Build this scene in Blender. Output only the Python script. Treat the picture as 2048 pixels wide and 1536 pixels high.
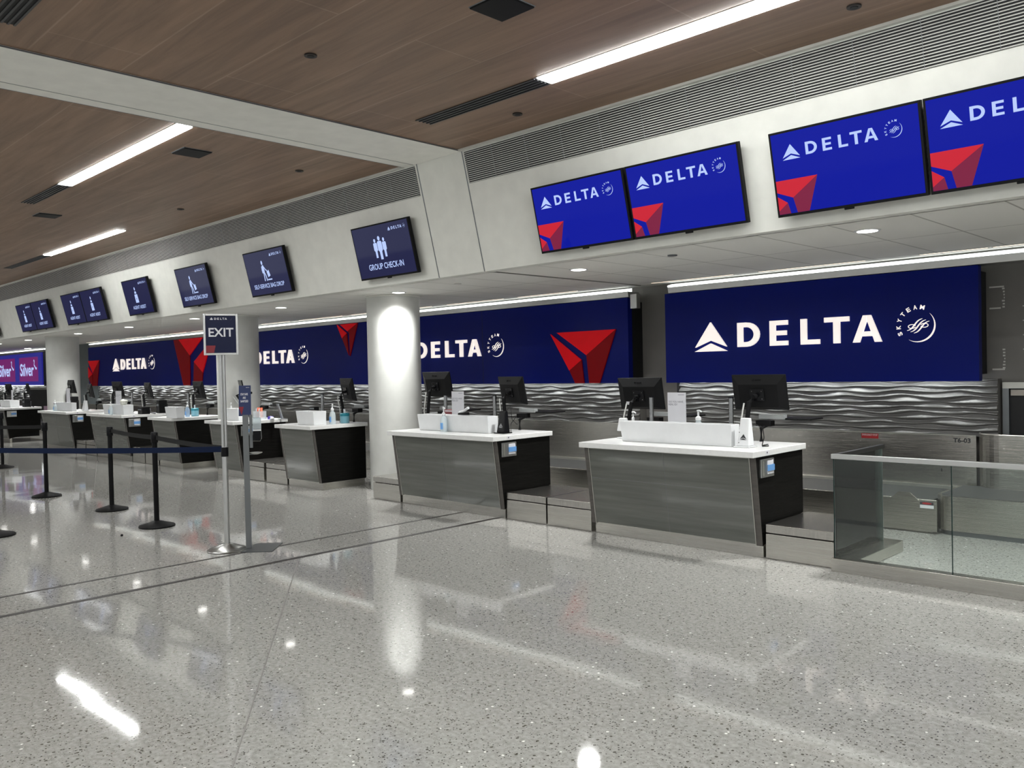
import bpy, bmesh, math, random
from mathutils import Vector, Matrix
for o in list(bpy.data.objects): bpy.data.objects.remove(o)
sc = bpy.context.scene
C = sc.collection
R = math.radians

# ------------------------------------------------------------------ camera
def cam_axes(y, p, r):
    f = Vector((-math.sin(y)*math.cos(p), math.cos(y)*math.cos(p), -math.sin(p)))
    rt = Vector((math.cos(y), math.sin(y), 0)); up = rt.cross(f)
    return rt*math.cos(r)+up*math.sin(r), -rt*math.sin(r)+up*math.cos(r), f
rt, up, fw = cam_axes(0.775449902, 0.017544618, -0.022201563)
cd = bpy.data.cameras.new('camera'); cam = bpy.data.objects.new('camera', cd); C.objects.link(cam)
cd.sensor_fit = 'HORIZONTAL'; cd.sensor_width = 36.0
cd.lens = 36.0*1681.80427/2048.0
cd.clip_start = 0.05; cd.clip_end = 200
cam.matrix_world = Matrix(((rt.x, up.x, -fw.x, 0), (rt.y, up.y, -fw.y, 0), (rt.z, up.z, -fw.z, 1.6), (0, 0, 0, 1)))
sc.camera = cam

# ------------------------------------------------------------------ world, exposure
W = bpy.data.worlds.new('hall'); sc.world = W; W.use_nodes = True
W.node_tree.nodes['Background'].inputs[0].default_value = (0.96, 1.0, 1.0, 1)
W.node_tree.nodes['Background'].inputs[1].default_value = 0.5
sc.view_settings.view_transform = 'Standard'; sc.view_settings.look = 'None'
sc.view_settings.gamma = 1.0; sc.view_settings.use_curve_mapping = False
sc.view_settings.exposure = 0.0
STRIP = 35.0; COVE = 2.2; UNDER = 24.0; SLOT = 1.5; LENS = 12.0; SPOT = 350.0; LETTER = 1.7; SCREEN = 1.0

# ------------------------------------------------------------------ helpers
def wloc(o):
    v = Vector((0, 0, 0))
    while o is not None:
        v += o.location; o = o.parent
    return v
def tag(o, label=None, cat=None, group=None, kind=None):
    if label: o['label'] = label
    if cat: o['category'] = cat
    if group: o['group'] = group
    if kind: o['kind'] = kind
    return o
def thing(name, label, cat, loc, group=None):
    o = bpy.data.objects.new(name, None); C.objects.link(o); o.location = loc
    o.empty_display_size = 0.05
    return tag(o, label, cat, group)
def dup(o, loc=None, label=None, group=None, parent=None):
    c = o.copy(); C.objects.link(c)
    if parent is not None: c.parent = parent
    if loc is not None: c.location = loc
    if label: c['label'] = label
    if group: c['group'] = group
    for ch in list(o.children): dup(ch, parent=c)
    return c
class Frame:
    def __init__(s, o, r, u): s.o = Vector(o); s.r = Vector(r).normalized(); s.u = Vector(u).normalized(); s.n = s.r.cross(s.u)
    def p(s, a, b, d=0.0): return s.o+s.r*a+s.u*b+s.n*d
def wallframe(y): return Frame((0, y, 0), (1, 0, 0), (0, 0, 1))
class MB:
    def __init__(s): s.v = []; s.f = []
    def quad_verts(s, vs, fs):
        n = len(s.v); s.v += [Vector(v) for v in vs]; s.f += [tuple(i+n for i in f) for f in fs]; return s
    def box(s, x0, x1, y0, y1, z0, z1):
        return s.quad_verts([(x0, y0, z0), (x1, y0, z0), (x1, y1, z0), (x0, y1, z0), (x0, y0, z1), (x1, y0, z1), (x1, y1, z1), (x0, y1, z1)],
            [(0, 3, 2, 1), (4, 5, 6, 7), (0, 1, 5, 4), (1, 2, 6, 5), (2, 3, 7, 6), (3, 0, 4, 7)])
    def hexa(s, b, t):     # bottom four, top four points, both counter-clockwise from above
        return s.quad_verts(list(b)+list(t), [(0, 3, 2, 1), (4, 5, 6, 7), (0, 1, 5, 4), (1, 2, 6, 5), (2, 3, 7, 6), (3, 0, 4, 7)])
    def fbox(s, F, a0, a1, b0, b1, d0, d1):
        return s.hexa([F.p(a0, b0, d1), F.p(a1, b0, d1), F.p(a1, b0, d0), F.p(a0, b0, d0)], [F.p(a0, b1, d1), F.p(a1, b1, d1), F.p(a1, b1, d0), F.p(a0, b1, d0)])
    def prism(s, F, pts, d0, d1):
        n = len(pts); ar = sum(pts[i][0]*pts[(i+1) % n][1]-pts[(i+1) % n][0]*pts[i][1] for i in range(n))
        if ar < 0: pts = pts[::-1]
        return s.quad_verts([F.p(a, b, d0) for a, b in pts]+[F.p(a, b, d1) for a, b in pts],
            [tuple(range(n-1, -1, -1)), tuple(range(n, 2*n))]+[(i, (i+1) % n, n+(i+1) % n, n+i) for i in range(n)])
    def extr_x(s, prof, x0, x1):    # profile of (y, z)
        return s.prism(Frame((x0, 0, 0), (0, 1, 0), (0, 0, 1)), prof, 0, x1-x0)
    def lathe(s, c, prof, n=24, axis=(0, 0, 1)):
        ax = Vector(axis).normalized(); t = Vector((1, 0, 0)) if abs(ax.x) < .9 else Vector((0, 1, 0))
        e1 = ax.cross(t).normalized(); e2 = ax.cross(e1); c = Vector(c); vs = []; fs = []
        for r, h in prof:
            for i in range(n):
                a = 2*math.pi*i/n; vs.append(c+ax*h+e1*(r*math.cos(a))+e2*(r*math.sin(a)))
        for k in range(len(prof)-1):
            for i in range(n): fs.append((k*n+i, k*n+(i+1) % n, (k+1)*n+(i+1) % n, (k+1)*n+i))
        fs.append(tuple(range(n-1, -1, -1))); fs.append(tuple((len(prof)-1)*n+i for i in range(n)))
        return s.quad_verts(vs, fs)
    def cyl(s, c, r, h, n=24, axis=(0, 0, 1), r2=None): return s.lathe(c, [(r, 0), (r if r2 is None else r2, h)], n, axis)
    def tube(s, pts, r, n=8):
        pts = [Vector(p) for p in pts]; vs = []; fs = []
        for i, p in enumerate(pts):
            d = (pts[min(i+1, len(pts)-1)]-pts[max(i-1, 0)]).normalized()
            t = Vector((0, 0, 1)) if abs(d.z) < .9 else Vector((1, 0, 0))
            e1 = d.cross(t).normalized(); e2 = d.cross(e1)
            for k in range(n):
                a = 2*math.pi*k/n; vs.append(p+e1*(r*math.cos(a))+e2*(r*math.sin(a)))
        for i in range(len(pts)-1):
            for k in range(n): fs.append((i*n+k, i*n+(k+1) % n, (i+1)*n+(k+1) % n, (i+1)*n+k))
        fs.append(tuple(range(n-1, -1, -1))); fs.append(tuple((len(pts)-1)*n+k for k in range(n)))
        return s.quad_verts(vs, fs)
    def strip2d(s, F, pts, w, d0, d1):
        L = []; Rr = []; n = len(pts)
        for i in range(n):
            ax, ay = pts[max(i-1, 0)]; bx, by = pts[min(i+1, n-1)]
            dx, dy = bx-ax, by-ay; l = math.hypot(dx, dy) or 1; ww = w(i/(n-1)) if callable(w) else w
            L.append((pts[i][0]-dy/l*ww/2, pts[i][1]+dx/l*ww/2)); Rr.append((pts[i][0]+dy/l*ww/2, pts[i][1]-dx/l*ww/2))
        for i in range(n-1): s.prism(F, [L[i], L[i+1], Rr[i+1], Rr[i]], d0, d1)
        return s
    def build(s, name, m, parent=None, origin=None, smooth=False, bevel=0, kind=None):
        o0 = wloc(parent) if parent is not None else (Vector(origin) if origin is not None else Vector((0, 0, 0)))
        me = bpy.data.meshes.new(name); me.from_pydata([tuple(v-o0) for v in s.v], [], s.f); me.update()
        bm = bmesh.new(); bm.from_mesh(me); bmesh.ops.recalc_face_normals(bm, faces=bm.faces); bm.to_mesh(me); bm.free()
        me.materials.append(m)
        o = bpy.data.objects.new(name, me); C.objects.link(o)
        if parent is not None: o.parent = parent
        else: o.location = o0
        if smooth:
            for p in me.polygons: p.use_smooth = True
            me.set_sharp_from_angle(angle=R(35))
        if bevel:
            b = o.modifiers.new('bevel', 'BEVEL'); b.width = bevel; b.segments = 2; b.limit_method = 'ANGLE'; b.angle_limit = R(40)
        if kind: o['kind'] = kind
        return o

_tc = {}
def text_geo(t, bold=0.0):
    k = (t, bold)
    if k not in _tc:
        cu = bpy.data.curves.new('t', 'FONT'); cu.body = t; cu.size = 1; cu.offset = bold; cu.resolution_u = 3
        o = bpy.data.objects.new('t', cu); C.objects.link(o)
        dg = bpy.context.evaluated_depsgraph_get(); dg.update()
        me = bpy.data.meshes.new_from_object(o.evaluated_get(dg))
        vs = [(v.co.x, v.co.y) for v in me.vertices]; fs = [tuple(p.vertices) for p in me.polygons]
        bpy.data.objects.remove(o); bpy.data.meshes.remove(me); bpy.data.curves.remove(cu)
        x0 = min(v[0] for v in vs); x1 = max(v[0] for v in vs); y0 = min(v[1] for v in vs); y1 = max(v[1] for v in vs)
        _tc[k] = ([((a-x0)/(x1-x0), (b-y0)/(y1-y0)) for a, b in vs], fs)
    return _tc[k]
def txt(mb, F, t, a0, b0, a1, b1, d, bold=0.0):
    vs, fs = text_geo(t, bold)
    return mb.quad_verts([F.p(a0+(a1-a0)*x, b0+(b1-b0)*y, d) for x, y in vs], fs)

# ------------------------------------------------------------------ materials
_m = {}
def mat(name, col, rough=.5, metal=0., emit=None, es=1., spec=.5, bump=None, vary=None, coat=0.):
    """procedural principled material; vary=(scale xyz, amount) tints it with stretched noise; bump=(scale xyz, distance)"""
    m = bpy.data.materials.new(name); m.use_nodes = True; nt = m.node_tree; b = nt.nodes['Principled BSDF']
    b.inputs['Base Color'].default_value = (*col, 1); b.inputs['Roughness'].default_value = rough; b.inputs['Metallic'].default_value = metal
    b.inputs['Specular IOR Level'].default_value = spec; b.inputs['Coat Weight'].default_value = coat
    if emit: b.inputs['Emission Color'].default_value = (*emit, 1); b.inputs['Emission Strength'].default_value = es
    def noise(scale, det=4):
        tc = nt.nodes.new('ShaderNodeTexCoord'); mp = nt.nodes.new('ShaderNodeMapping'); mp.inputs['Scale'].default_value = scale
        n = nt.nodes.new('ShaderNodeTexNoise'); n.inputs['Scale'].default_value = 1; n.inputs['Detail'].default_value = det
        nt.links.new(tc.outputs['Object'], mp.inputs[0]); nt.links.new(mp.outputs[0], n.inputs['Vector']); return n
    vary = vary or ((6, 6, 6), .04)
    n = noise(vary[0]); r = nt.nodes.new('ShaderNodeMapRange'); r.inputs['From Min'].default_value = .3; r.inputs['From Max'].default_value = .7
    r.inputs['To Min'].default_value = 1-vary[1]; r.inputs['To Max'].default_value = 1+vary[1]
    mx = nt.nodes.new('ShaderNodeVectorMath'); mx.operation = 'SCALE'; mx.inputs[0].default_value = col
    nt.links.new(n.outputs['Fac'], r.inputs[0]); nt.links.new(r.outputs[0], mx.inputs['Scale']); nt.links.new(mx.outputs[0], b.inputs['Base Color'])
    if bump:
        n2 = noise(bump[0], 3); bp = nt.nodes.new('ShaderNodeBump'); bp.inputs['Distance'].default_value = bump[1]; bp.inputs['Strength'].default_value = 1
        nt.links.new(n2.outputs['Fac'], bp.inputs['Height']); nt.links.new(bp.outputs[0], b.inputs['Normal'])
    _m[name] = m; return m

def lin(r, g, b):
    f = lambda c: (c/255/12.92 if c/255 <= .04045 else ((c/255+.055)/1.055)**2.4)
    return (f(r), f(g), f(b))

M_white = mat('painted_white', (.62, .62, .585), .6, vary=((1, 1, 1), .02))
M_soff = mat('soffit_panel', (.74, .74, .69), .55)
M_col = mat('column_paint', (.58, .585, .56), .45)
M_grey = mat('grey_wall', (.17, .16, .15), .6, vary=((3, 3, 3), .08))
M_dark = mat('black_gap', (.006, .006, .007), .6)
M_blk = mat('black_plastic', (.006, .006, .0065), .5, spec=.12)
M_blk2 = mat('black_gloss_plastic', (.005, .005, .006), .25, spec=.2)
M_wht = mat('white_acrylic', (.70, .71, .72), .3)
M_quartz = mat('white_quartz', (.70, .70, .69), .22, vary=((40, 40, 40), .03))
M_steel = mat('brushed_steel', (.55, .53, .49), .24, 1.0, vary=((1.5, 1.5, 60), .06), bump=((2, 2, 260), .0009))
M_steelh = mat('brushed_steel_top', (.50, .48, .45), .26, 1.0, vary=((60, 3, 3), .08), bump=((3, 3, 200), .0006))
M_chrome = mat('polished_steel', (.42, .42, .42), .14, 1.0)
M_alu = mat('satin_aluminium', (.66, .66, .65), .32, 1.0)
M_greymet = mat('grey_metal', (.20, .21, .22), .4, .7)
M_trim = mat('light_metal_trim', (.55, .54, .50), .35, .9)
M_belt = mat('conveyor_rubber', (.07, .07, .07), .55, spec=.3)
M_blue = mat('navy_belt_webbing', lin(6, 22, 52), .6, spec=.15, bump=((30, 30, 200), .0006))
M_web = mat('black_belt_webbing', (.012, .012, .012), .6, spec=.15, bump=((30, 30, 200), .0006))
M_red = mat('red_sticker', lin(150, 25, 30), .5)
M_paper = mat('white_paper', (.60, .60, .63), .6)
M_ink = mat('dark_print', (.02, .02, .025), .5)
M_greyink = mat('grey_print', (.18, .18, .22), .6)
M_lblue = mat('blue_label', lin(95, 145, 200), .5)
M_strip = mat('lit_diffuser', (.8, .8, .8), .5, emit=(.98, 1, .985), es=STRIP)
M_cove = mat('lit_cove_diffuser', (.8, .8, .8), .5, emit=(.95, 1, .97), es=COVE)
M_under = mat('lit_under_banner_diffuser', (.8, .8, .8), .5, emit=(.95, 1, .97), es=UNDER)
M_slot = mat('lit_slot', (.8, .8, .8), .5, emit=(1, .80, .60), es=SLOT)
M_lens = mat('lit_lens', (.8, .8, .8), .5, emit=(1, .98, .93), es=LENS)
M_letter = mat('lit_letter_face', (.7, .66, .64), .5, emit=(1, .90, .84), es=LETTER*.45)
M_navy = mat('navy_banner_print', lin(3, 20, 108), .36, spec=.12, vary=((.5, .5, .5), .05))
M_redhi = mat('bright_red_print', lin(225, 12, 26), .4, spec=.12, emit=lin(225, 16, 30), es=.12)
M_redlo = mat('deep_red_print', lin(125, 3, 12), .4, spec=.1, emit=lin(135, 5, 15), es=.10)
M_scr = mat('screen_blue', (.003, .003, .006), .07, spec=.16, emit=lin(4, 20, 155), es=1.0*SCREEN)
M_scrn = mat('screen_navy', (.003, .003, .006), .05, spec=.6, emit=lin(8, 14, 78), es=.62*SCREEN)
M_scrw = mat('screen_white_graphic', (.01, .01, .01), .07, spec=.16, emit=lin(185, 205, 255), es=1.0*SCREEN)
M_scrr = mat('screen_red_graphic', (.01, .01, .01), .07, spec=.16, emit=lin(212, 30, 52), es=.9*SCREEN)
M_scrr2 = mat('screen_dark_red_graphic', (.01, .01, .01), .07, spec=.16, emit=lin(130, 25, 65), es=.9*SCREEN)
M_silvb = mat('silver_screen_blue', (.01, .01, .02), .2, emit=lin(42, 42, 145), es=.75)
M_silvm = mat('silver_screen_magenta', (.01, .01, .02), .2, emit=lin(122, 30, 112), es=.75)
M_signprint = mat('navy_sign_print', lin(10, 20, 60), .3, spec=.3)
M_signwhite = mat('white_sign_print', (.85, .86, .9), .4)
M_signred = mat('dull_red_sign_print', lin(140, 30, 45), .4)
M_sgrey = mat('stand_grey_paint', (.17, .18, .185), .4, .3)
M_tealp = mat('teal_label', lin(20, 110, 125), .4)
M_bluep = mat('purple_item', lin(60, 40, 150), .5)
M_pink = mat('orange_item', lin(235, 120, 90), .5)
M_side = mat('dark_ribbed_laminate', (.006, .0058, .0052), .5, spec=.07, bump=((6, 6, 90), .003), vary=((5, 5, 60), .25))
M_edge = mat('dark_edge_laminate', (.075, .068, .062), .5, vary=((4, 4, 40), .15))
M_vent = mat('dark_vent_metal', (.07, .072, .075), .4, .5)
M_panel = mat('grey_glass_panel', (.098, .103, .092), .16, vary=((1.2, 2, 22), .22), coat=.3)
M_purple = mat('mauve_poster', lin(105, 85, 98), .5, vary=((20, 20, 90), .2))
M_teal_wall = mat('blue_grey_wall', (.15, .17, .175), .5)

def m_wave():
    m = mat('sculpted_metallic_tile', (.17, .167, .163), .36, .35)
    return m
M_wave = m_wave()

def m_floor():
    m = bpy.data.materials.new('terrazzo'); m.use_nodes = True; nt = m.node_tree; N = nt.nodes; L = nt.links; b = N['Principled BSDF']
    tc = N.new('ShaderNodeTexCoord')
    base = N.new('ShaderNodeTexNoise'); base.inputs['Scale'].default_value = 40; base.inputs['Detail'].default_value = 6; L.new(tc.outputs['Object'], base.inputs['Vector'])
    cr = N.new('ShaderNodeValToRGB'); cr.color_ramp.elements[0].position = .3; cr.color_ramp.elements[0].color = (.25, .247, .231, 1)
    cr.color_ramp.elements[1].position = .7; cr.color_ramp.elements[1].color = (.395, .388, .366, 1); L.new(base.outputs['Fac'], cr.inputs[0])
    col = cr.outputs[0]
    for sc_, thr, c, rad in ((75, .75, (.05, .045, .04, 1), .30), (48, .93, (.09, .085, .07, 1), .34), (38, .975, (.85, .84, .80, 1), .26), (130, .72, (.16, .15, .14, 1), .3)):
        v = N.new('ShaderNodeTexVoronoi'); v.inputs['Scale'].default_value = sc_; L.new(tc.outputs['Object'], v.inputs['Vector'])
        sx = N.new('ShaderNodeSeparateColor'); L.new(v.outputs['Color'], sx.inputs[0])
        g = N.new('ShaderNodeMath'); g.operation = 'GREATER_THAN'; g.inputs[1].default_value = thr; L.new(sx.outputs[0], g.inputs[0])
        l = N.new('ShaderNodeMath'); l.operation = 'LESS_THAN'; l.inputs[1].default_value = rad; L.new(v.outputs['Distance'], l.inputs[0])
        mu = N.new('ShaderNodeMath'); mu.operation = 'MULTIPLY'; L.new(g.outputs[0], mu.inputs[0]); L.new(l.outputs[0], mu.inputs[1])
        mx = N.new('ShaderNodeMix'); mx.data_type = 'RGBA'; L.new(mu.outputs[0], mx.inputs['Factor']); L.new(col, mx.inputs['A']); mx.inputs['B'].default_value = c
        col = mx.outputs['Result']
    L.new(col, b.inputs['Base Color'])
    b.inputs['Roughness'].default_value = .055; b.inputs['IOR'].default_value = 1.40
    n = N.new('ShaderNodeTexNoise'); n.inputs['Scale'].default_value = 1.3; n.inputs['Detail'].default_value = 1.5; L.new(tc.outputs['Object'], n.inputs['Vector'])
    bp = N.new('ShaderNodeBump'); bp.inputs['Distance'].default_value = .0025; bp.inputs['Strength'].default_value = 1; L.new(n.outputs['Fac'], bp.inputs['Height'])
    L.new(bp.outputs[0], b.inputs['Normal'])
    return m
M_floor = m_floor()

def m_brick(name, c1, c2, mortar, bw, bh, ms, rough, grain=None, offset=.5):
    m = bpy.data.materials.new(name); m.use_nodes = True; nt = m.node_tree; N = nt.nodes; L = nt.links; b = N['Principled BSDF']
    tc = N.new('ShaderNodeTexCoord'); br = N.new('ShaderNodeTexBrick'); br.offset = offset
    br.inputs['Color1'].default_value = (*c1, 1); br.inputs['Color2'].default_value = (*c2, 1); br.inputs['Mortar'].default_value = (*mortar, 1)
    br.inputs['Scale'].default_value = 1; br.inputs['Brick Width'].default_value = bw; br.inputs['Row Height'].default_value = bh; br.inputs['Mortar Size'].default_value = ms
    br.inputs['Mortar Smooth'].default_value = .1
    L.new(tc.outputs['Object'], br.inputs['Vector'])
    col = br.outputs['Color']
    if grain:
        mp = N.new('ShaderNodeMapping'); mp.inputs['Scale'].default_value = grain; L.new(tc.outputs['Object'], mp.inputs[0])
        n = N.new('ShaderNodeTexNoise'); n.inputs['Scale'].default_value = 1; n.inputs['Detail'].default_value = 8; n.inputs['Roughness'].default_value = .62; n.inputs['Distortion'].default_value = .6
        L.new(mp.outputs[0], n.inputs['Vector'])
        r = N.new('ShaderNodeMapRange'); r.inputs['From Min'].default_value = .3; r.inputs['From Max'].default_value = .7; r.inputs['To Min'].default_value = .72; r.inputs['To Max'].default_value = 1.28
        L.new(n.outputs['Fac'], r.inputs[0]); s = N.new('ShaderNodeVectorMath'); s.operation = 'SCALE'; L.new(col, s.inputs[0]); L.new(r.outputs[0], s.inputs['Scale']); col = s.outputs[0]
    L.new(col, b.inputs['Base Color']); b.inputs['Roughness'].default_value = rough
    return m
M_wood = m_brick('walnut_ceiling_planks', (.275, .176, .118), (.24, .152, .102), (.34, .232, .163), 3.0, .62, .006, .5, grain=(.7, 9, 3))
M_tile = m_brick('white_ceiling_tiles', (.78, .77, .73), (.80, .79, .75), (.40, .39, .36), 1.2, .6, .008, .6, offset=0)

def m_glass():
    m = bpy.data.materials.new('clear_glass'); m.use_nodes = True; nt = m.node_tree; N = nt.nodes; L = nt.links
    N.remove(N['Principled BSDF']); out = N['Material Output']
    t = N.new('ShaderNodeBsdfTransparent'); t.inputs[0].default_value = (.90, .945, .93, 1)
    g = N.new('ShaderNodeBsdfGlossy'); g.inputs['Roughness'].default_value = .01
    f = N.new('ShaderNodeFresnel'); f.inputs[0].default_value = 1.5
    mx = N.new('ShaderNodeMixShader'); L.new(f.outputs[0], mx.inputs[0]); L.new(t.outputs[0], mx.inputs[1]); L.new(g.outputs[0], mx.inputs[2]); L.new(mx.outputs[0], out.inputs[0])
    return m
M_glass = m_glass()
def m_clear(name, tint):
    m = bpy.data.materials.new(name); m.use_nodes = True; nt = m.node_tree; N = nt.nodes; L = nt.links
    b = N['Principled BSDF']; out = N['Material Output']; b.inputs['Base Color'].default_value = (*tint, 1); b.inputs['Roughness'].default_value = .1
    t = N.new('ShaderNodeBsdfTransparent'); t.inputs[0].default_value = (*tint, 1)
    mx = N.new('ShaderNodeMixShader'); mx.inputs[0].default_value = .42; L.new(t.outputs[0], mx.inputs[1]); L.new(b.outputs[0], mx.inputs[2]); L.new(mx.outputs[0], out.inputs[0])
    return m
M_bottle = m_clear('clear_plastic', (.82, .88, .9)); M_bottleb = m_clear('pale_blue_gel', (.62, .75, .88))

# ================================================================== SETTING
ZC = 3.87; ZS = 2.64; X0 = -40.0; X1 = 4.0
def fy(z): return 6.176-.24*(z-2.64)       # fascia surface y at height z
MB().box(X0, X1, -6, 9.6, -.1, 0).build('floor', M_floor, kind='structure')
MB().box(X0, X1, -6, fy(ZC)+.1, ZC, ZC+.1).build('ceiling', M_wood, kind='structure')
# soffit: sloped white fascia, and the tiled low ceiling behind it
MB().extr_x([(fy(ZC), ZC), (fy(ZS), ZS), (6.30, ZS), (6.30, ZC)], X0, X1).build('wall_upper', M_soff, kind='structure')
o = MB().box(-8.6, 0, -.0, 4.5, 0, .06)
def low_ceiling(xa, xb):
    mb = MB().box(xa, xb, 6.28, 8.95, ZS, ZS+.08)
    ob = mb.build('ceiling', M_tile, origin=(xa, 6.25, ZS), kind='structure'); return ob
# the tile pattern runs front to back, so the mesh is laid out turned by 90 degrees
def low_ceiling(xa, xb):
    L_ = xb-xa
    ob = MB().box(0, 2.68, -L_, 0, 0, .08).build('ceiling', M_tile, kind='structure')
    ob.rotation_euler = (0, 0, R(90)); ob.location = (xa, 6.28, ZS); return ob
low_ceiling(X0, -6.42); low_ceiling(-6.36, X1)
MB().box(-6.42, -6.36, 6.22, 8.95, ZS+.03, ZS+.08).build('trim_1', M_greymet, kind='structure')
MB().box(-6.415, -6.405, 6.19, 8.95, ZS-.004, ZS+.03).build('trim_2', M_trim, kind='structure')
# beam crossing the wood ceiling and running down the fascia
mb = MB().box(-7.36, -6.44, -6, fy(ZC)+.05, ZC-.012, ZC+.02); mb.build('trim_3', mat('beam_paint', (.88, .875, .82), .55), kind='structure')
mb = MB()
for x in (-6.437, -7.20, -7.363): mb.box(x-.004, x+.004, -6, fy(ZC)-.002, ZC-.0135, ZC-.005)
mb.build('trim_4', M_greymet, kind='structure')
mb = MB()
for x in (-6.42, -7.152): mb.hexa([(x-.006, fy(ZS)-.003, ZS), (x+.006, fy(ZS)-.003, ZS), (x+.006, fy(ZS)+.01, ZS), (x-.006, fy(ZS)+.01, ZS)], [(x-.006, fy(ZC)-.003, ZC-.002), (x+.006, fy(ZC)-.003, ZC-.002), (x+.006, fy(ZC)+.01, ZC-.002), (x-.006, fy(ZC)+.01, ZC-.002)])
mb.build('trim_5', M_greymet, kind='structure')
mb = MB()
for xa, xb in ((X0, -7.36), (-6.44, X1)): mb.box(xa, xb, fy(ZC)-.035, fy(ZC)+.004, ZC-.02, ZC)
mb.build('trim_6', M_soff, kind='structure')
# walls
MB().box(X0, X1, 9.32, 9.5, 0, 2.9).build('wall_back', M_grey, kind='structure')
MB().box(-30.0, -26.3, 9.24, 9.32, 0, 2.66).build('wall_recess', M_teal_wall, kind='structure')
MB().box(X0-.15, X0, -6, 9.6, 0, ZC).build('wall_left', M_white, kind='structure')
MB().box(X0, X1, 8.93, 9.4, ZS+.02, ZS+.1).build('ceiling_edge', M_white, kind='structure')
# floor joints
mb = MB(); mb.box(-7.062, -7.024, -6, 6.34, 0, .0012); mb.box(-6.495, -6.435, -6, 6.34, 0, .0012); mb.build('trim_7', mat('joint_filler', (.022, .018, .017), .5), kind='structure')
d = Vector((-3.219+6.382, 1.607-3.839, 0)).normalized(); nrm = Vector((-d.y, d.x, 0))*.0035
a = Vector((-6.40, 3.85, 0)); b_ = a+d*9
MB().hexa([a-nrm, b_-nrm, b_+nrm, a+nrm], [p+Vector((0, 0, .001)) for p in (a-nrm, b_-nrm, b_+nrm, a+nrm)]).build('trim_8', mat('thin_joint', (.2, .19, .18), .5), kind='structure')

# shutter opening at the right end of the back wall
o = thing('luggage_shutter', 'black opening with a pale metal frame in the grey wall at the far right', 'opening', (-1.4, 9.31, 0))
MB().box(-2.34, X1, 9.26, 9.318, 1.305, 1.365).build('lintel', M_trim, o)
MB().box(-2.34, -2.285, 9.26, 9.318, .3, 1.305).build('jamb', M_greymet, o)
MB().box(-2.27, X1, 9.27, 9.30, 1.235, 1.292).build('shutter_slat', mat('beige_slat', (.42, .38, .34), .5), o)
MB().box(-2.285, X1, 9.30, 9.318, .3, 1.305).build('opening', M_dark, o)
o = thing('luggage_shutter', 'dark roll-down shutter behind the counter beside the third column', 'shutter', (-31, 9.1, 0))
MB().box(-32.1, -29.2, 9.0, 9.06, 1.27, 1.36).build('lintel', M_trim, o)
MB().box(-32.1, -29.2, 9.03, 9.1, .3, 1.27).build('opening', M_blk2, o)

# small chips of old mounting glue left on the wall
random.seed(4)
mb = MB(); F = wallframe(9.32)
for k in range(7): 
    mb.fbox(F, -2.34+random.uniform(-.01, .01), -2.325, 2.10+.03*k, 2.115+.03*k, .0, .004)
    mb.fbox(F, -2.34+random.uniform(-.01, .01), -2.325, 1.50+.03*k, 1.515+.03*k, .0, .004)
mb.fbox(F, -2.46, -2.33, 2.30, 2.315, 0, .004); mb.fbox(F, -2.46, -2.36, 2.09, 2.105, 0, .004); mb.fbox(F, -2.44, -2.33, 1.485, 1.5, 0, .004)
for i in range(2):
    for k in range(4): mb.fbox(F, -2.17+.08*i, -2.155+.08*i, 1.68+.14*k, 1.69+.14*k, 0, .004)
mb.build('glue_marks', M_white, kind='structure')

# ------------------------------------------------------------------ round columns
COLS = [(-9.32, 7.19, .365, 'white round column between the two nearest banners, lit by a downlight'), (-13.83, 7.22, .362, 'white round column standing behind the exit sign stand'), (-22.25, 7.02, .365, 'white round column farthest left, beside the magenta screens')]
for x, y, r, lb in COLS:
    o = thing('round_column', lb, 'column', (x, y, 0), 'round columns')
    MB().cyl((x, y, 0), r, ZS-.002, 64).build('shaft', M_col, o, smooth=True)
    MB().cyl((x, y, ZS-.02), r+.015, .018, 64).build('collar', M_soff, o, smooth=True)

# ------------------------------------------------------------------ air grilles on the fascia
def grille(xa, xb, label, n=16):
    o = thing('air_grille', label, 'air grille', ((xa+xb)/2, fy(3.53), 3.53), 'air grilles')
    sl = Vector((0, fy(3.84)-fy(3.53), .31)).normalized()
    F = Frame((0, fy(3.53), 3.53), (1, 0, 0), sl); H_ = .31/sl.z
    MB().fbox(F, xa, xb, 0, H_, .0005, .003).build('backing', M_dark, o)
    mb = MB(); p = H_/n
    for i in range(n): mb.fbox(F, xa, xb, p*i+p*.12, p*i+p*.48, .003, .012)
    mb.build('slats', mat('grille_slat', (.60, .60, .57), .5), o)
    x = xa+.4
    while x < xb: MB().fbox(F, x-.0015, x+.0015, 0, H_, .003, .0122).build('mullion', M_greymet, o); x += .45
grille(-6.39, X1, 'long slatted grille above the four bright blue screens')
grille(X0, -7.19, 'long slatted grille above the dark information screens left of the beam')

# ------------------------------------------------------------------ ceiling fittings
def strip(xa, xb, yc, w, label, va=None, vb=None, vlabel=None):
    o = thing('strip_light', label, 'ceiling light', ((xa+xb)/2, yc, ZC), 'linear ceiling lights')
    MB().box(xa-.02, xb+.02, yc-w/2-.012, yc+w/2+.012, ZC-.004, ZC+.01).build('frame', M_trim, o)
    MB().box(xa, xb, yc-w/2, yc+w/2, ZC-.012, ZC-.003).build('diffuser', M_strip, o)
    if va is not None: vent(va, vb, yc, w, vlabel)
def vent(va, vb, yc, w, label):
    o = thing('slot_vent', label, 'air vent', ((va+vb)/2, yc, ZC), 'slot vents in the wood ceiling')
    MB().box(va, vb, yc-w/2, yc+w/2, ZC-.003, ZC+.006).build('backing', M_dark, o)
    mb = MB()
    for k in range(5): yy = yc-w/2+k*w/4; mb.box(va, vb, yy-.007, yy+.007, ZC-.01, ZC-.002)
    mb.build('blade', M_vent, o)
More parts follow.
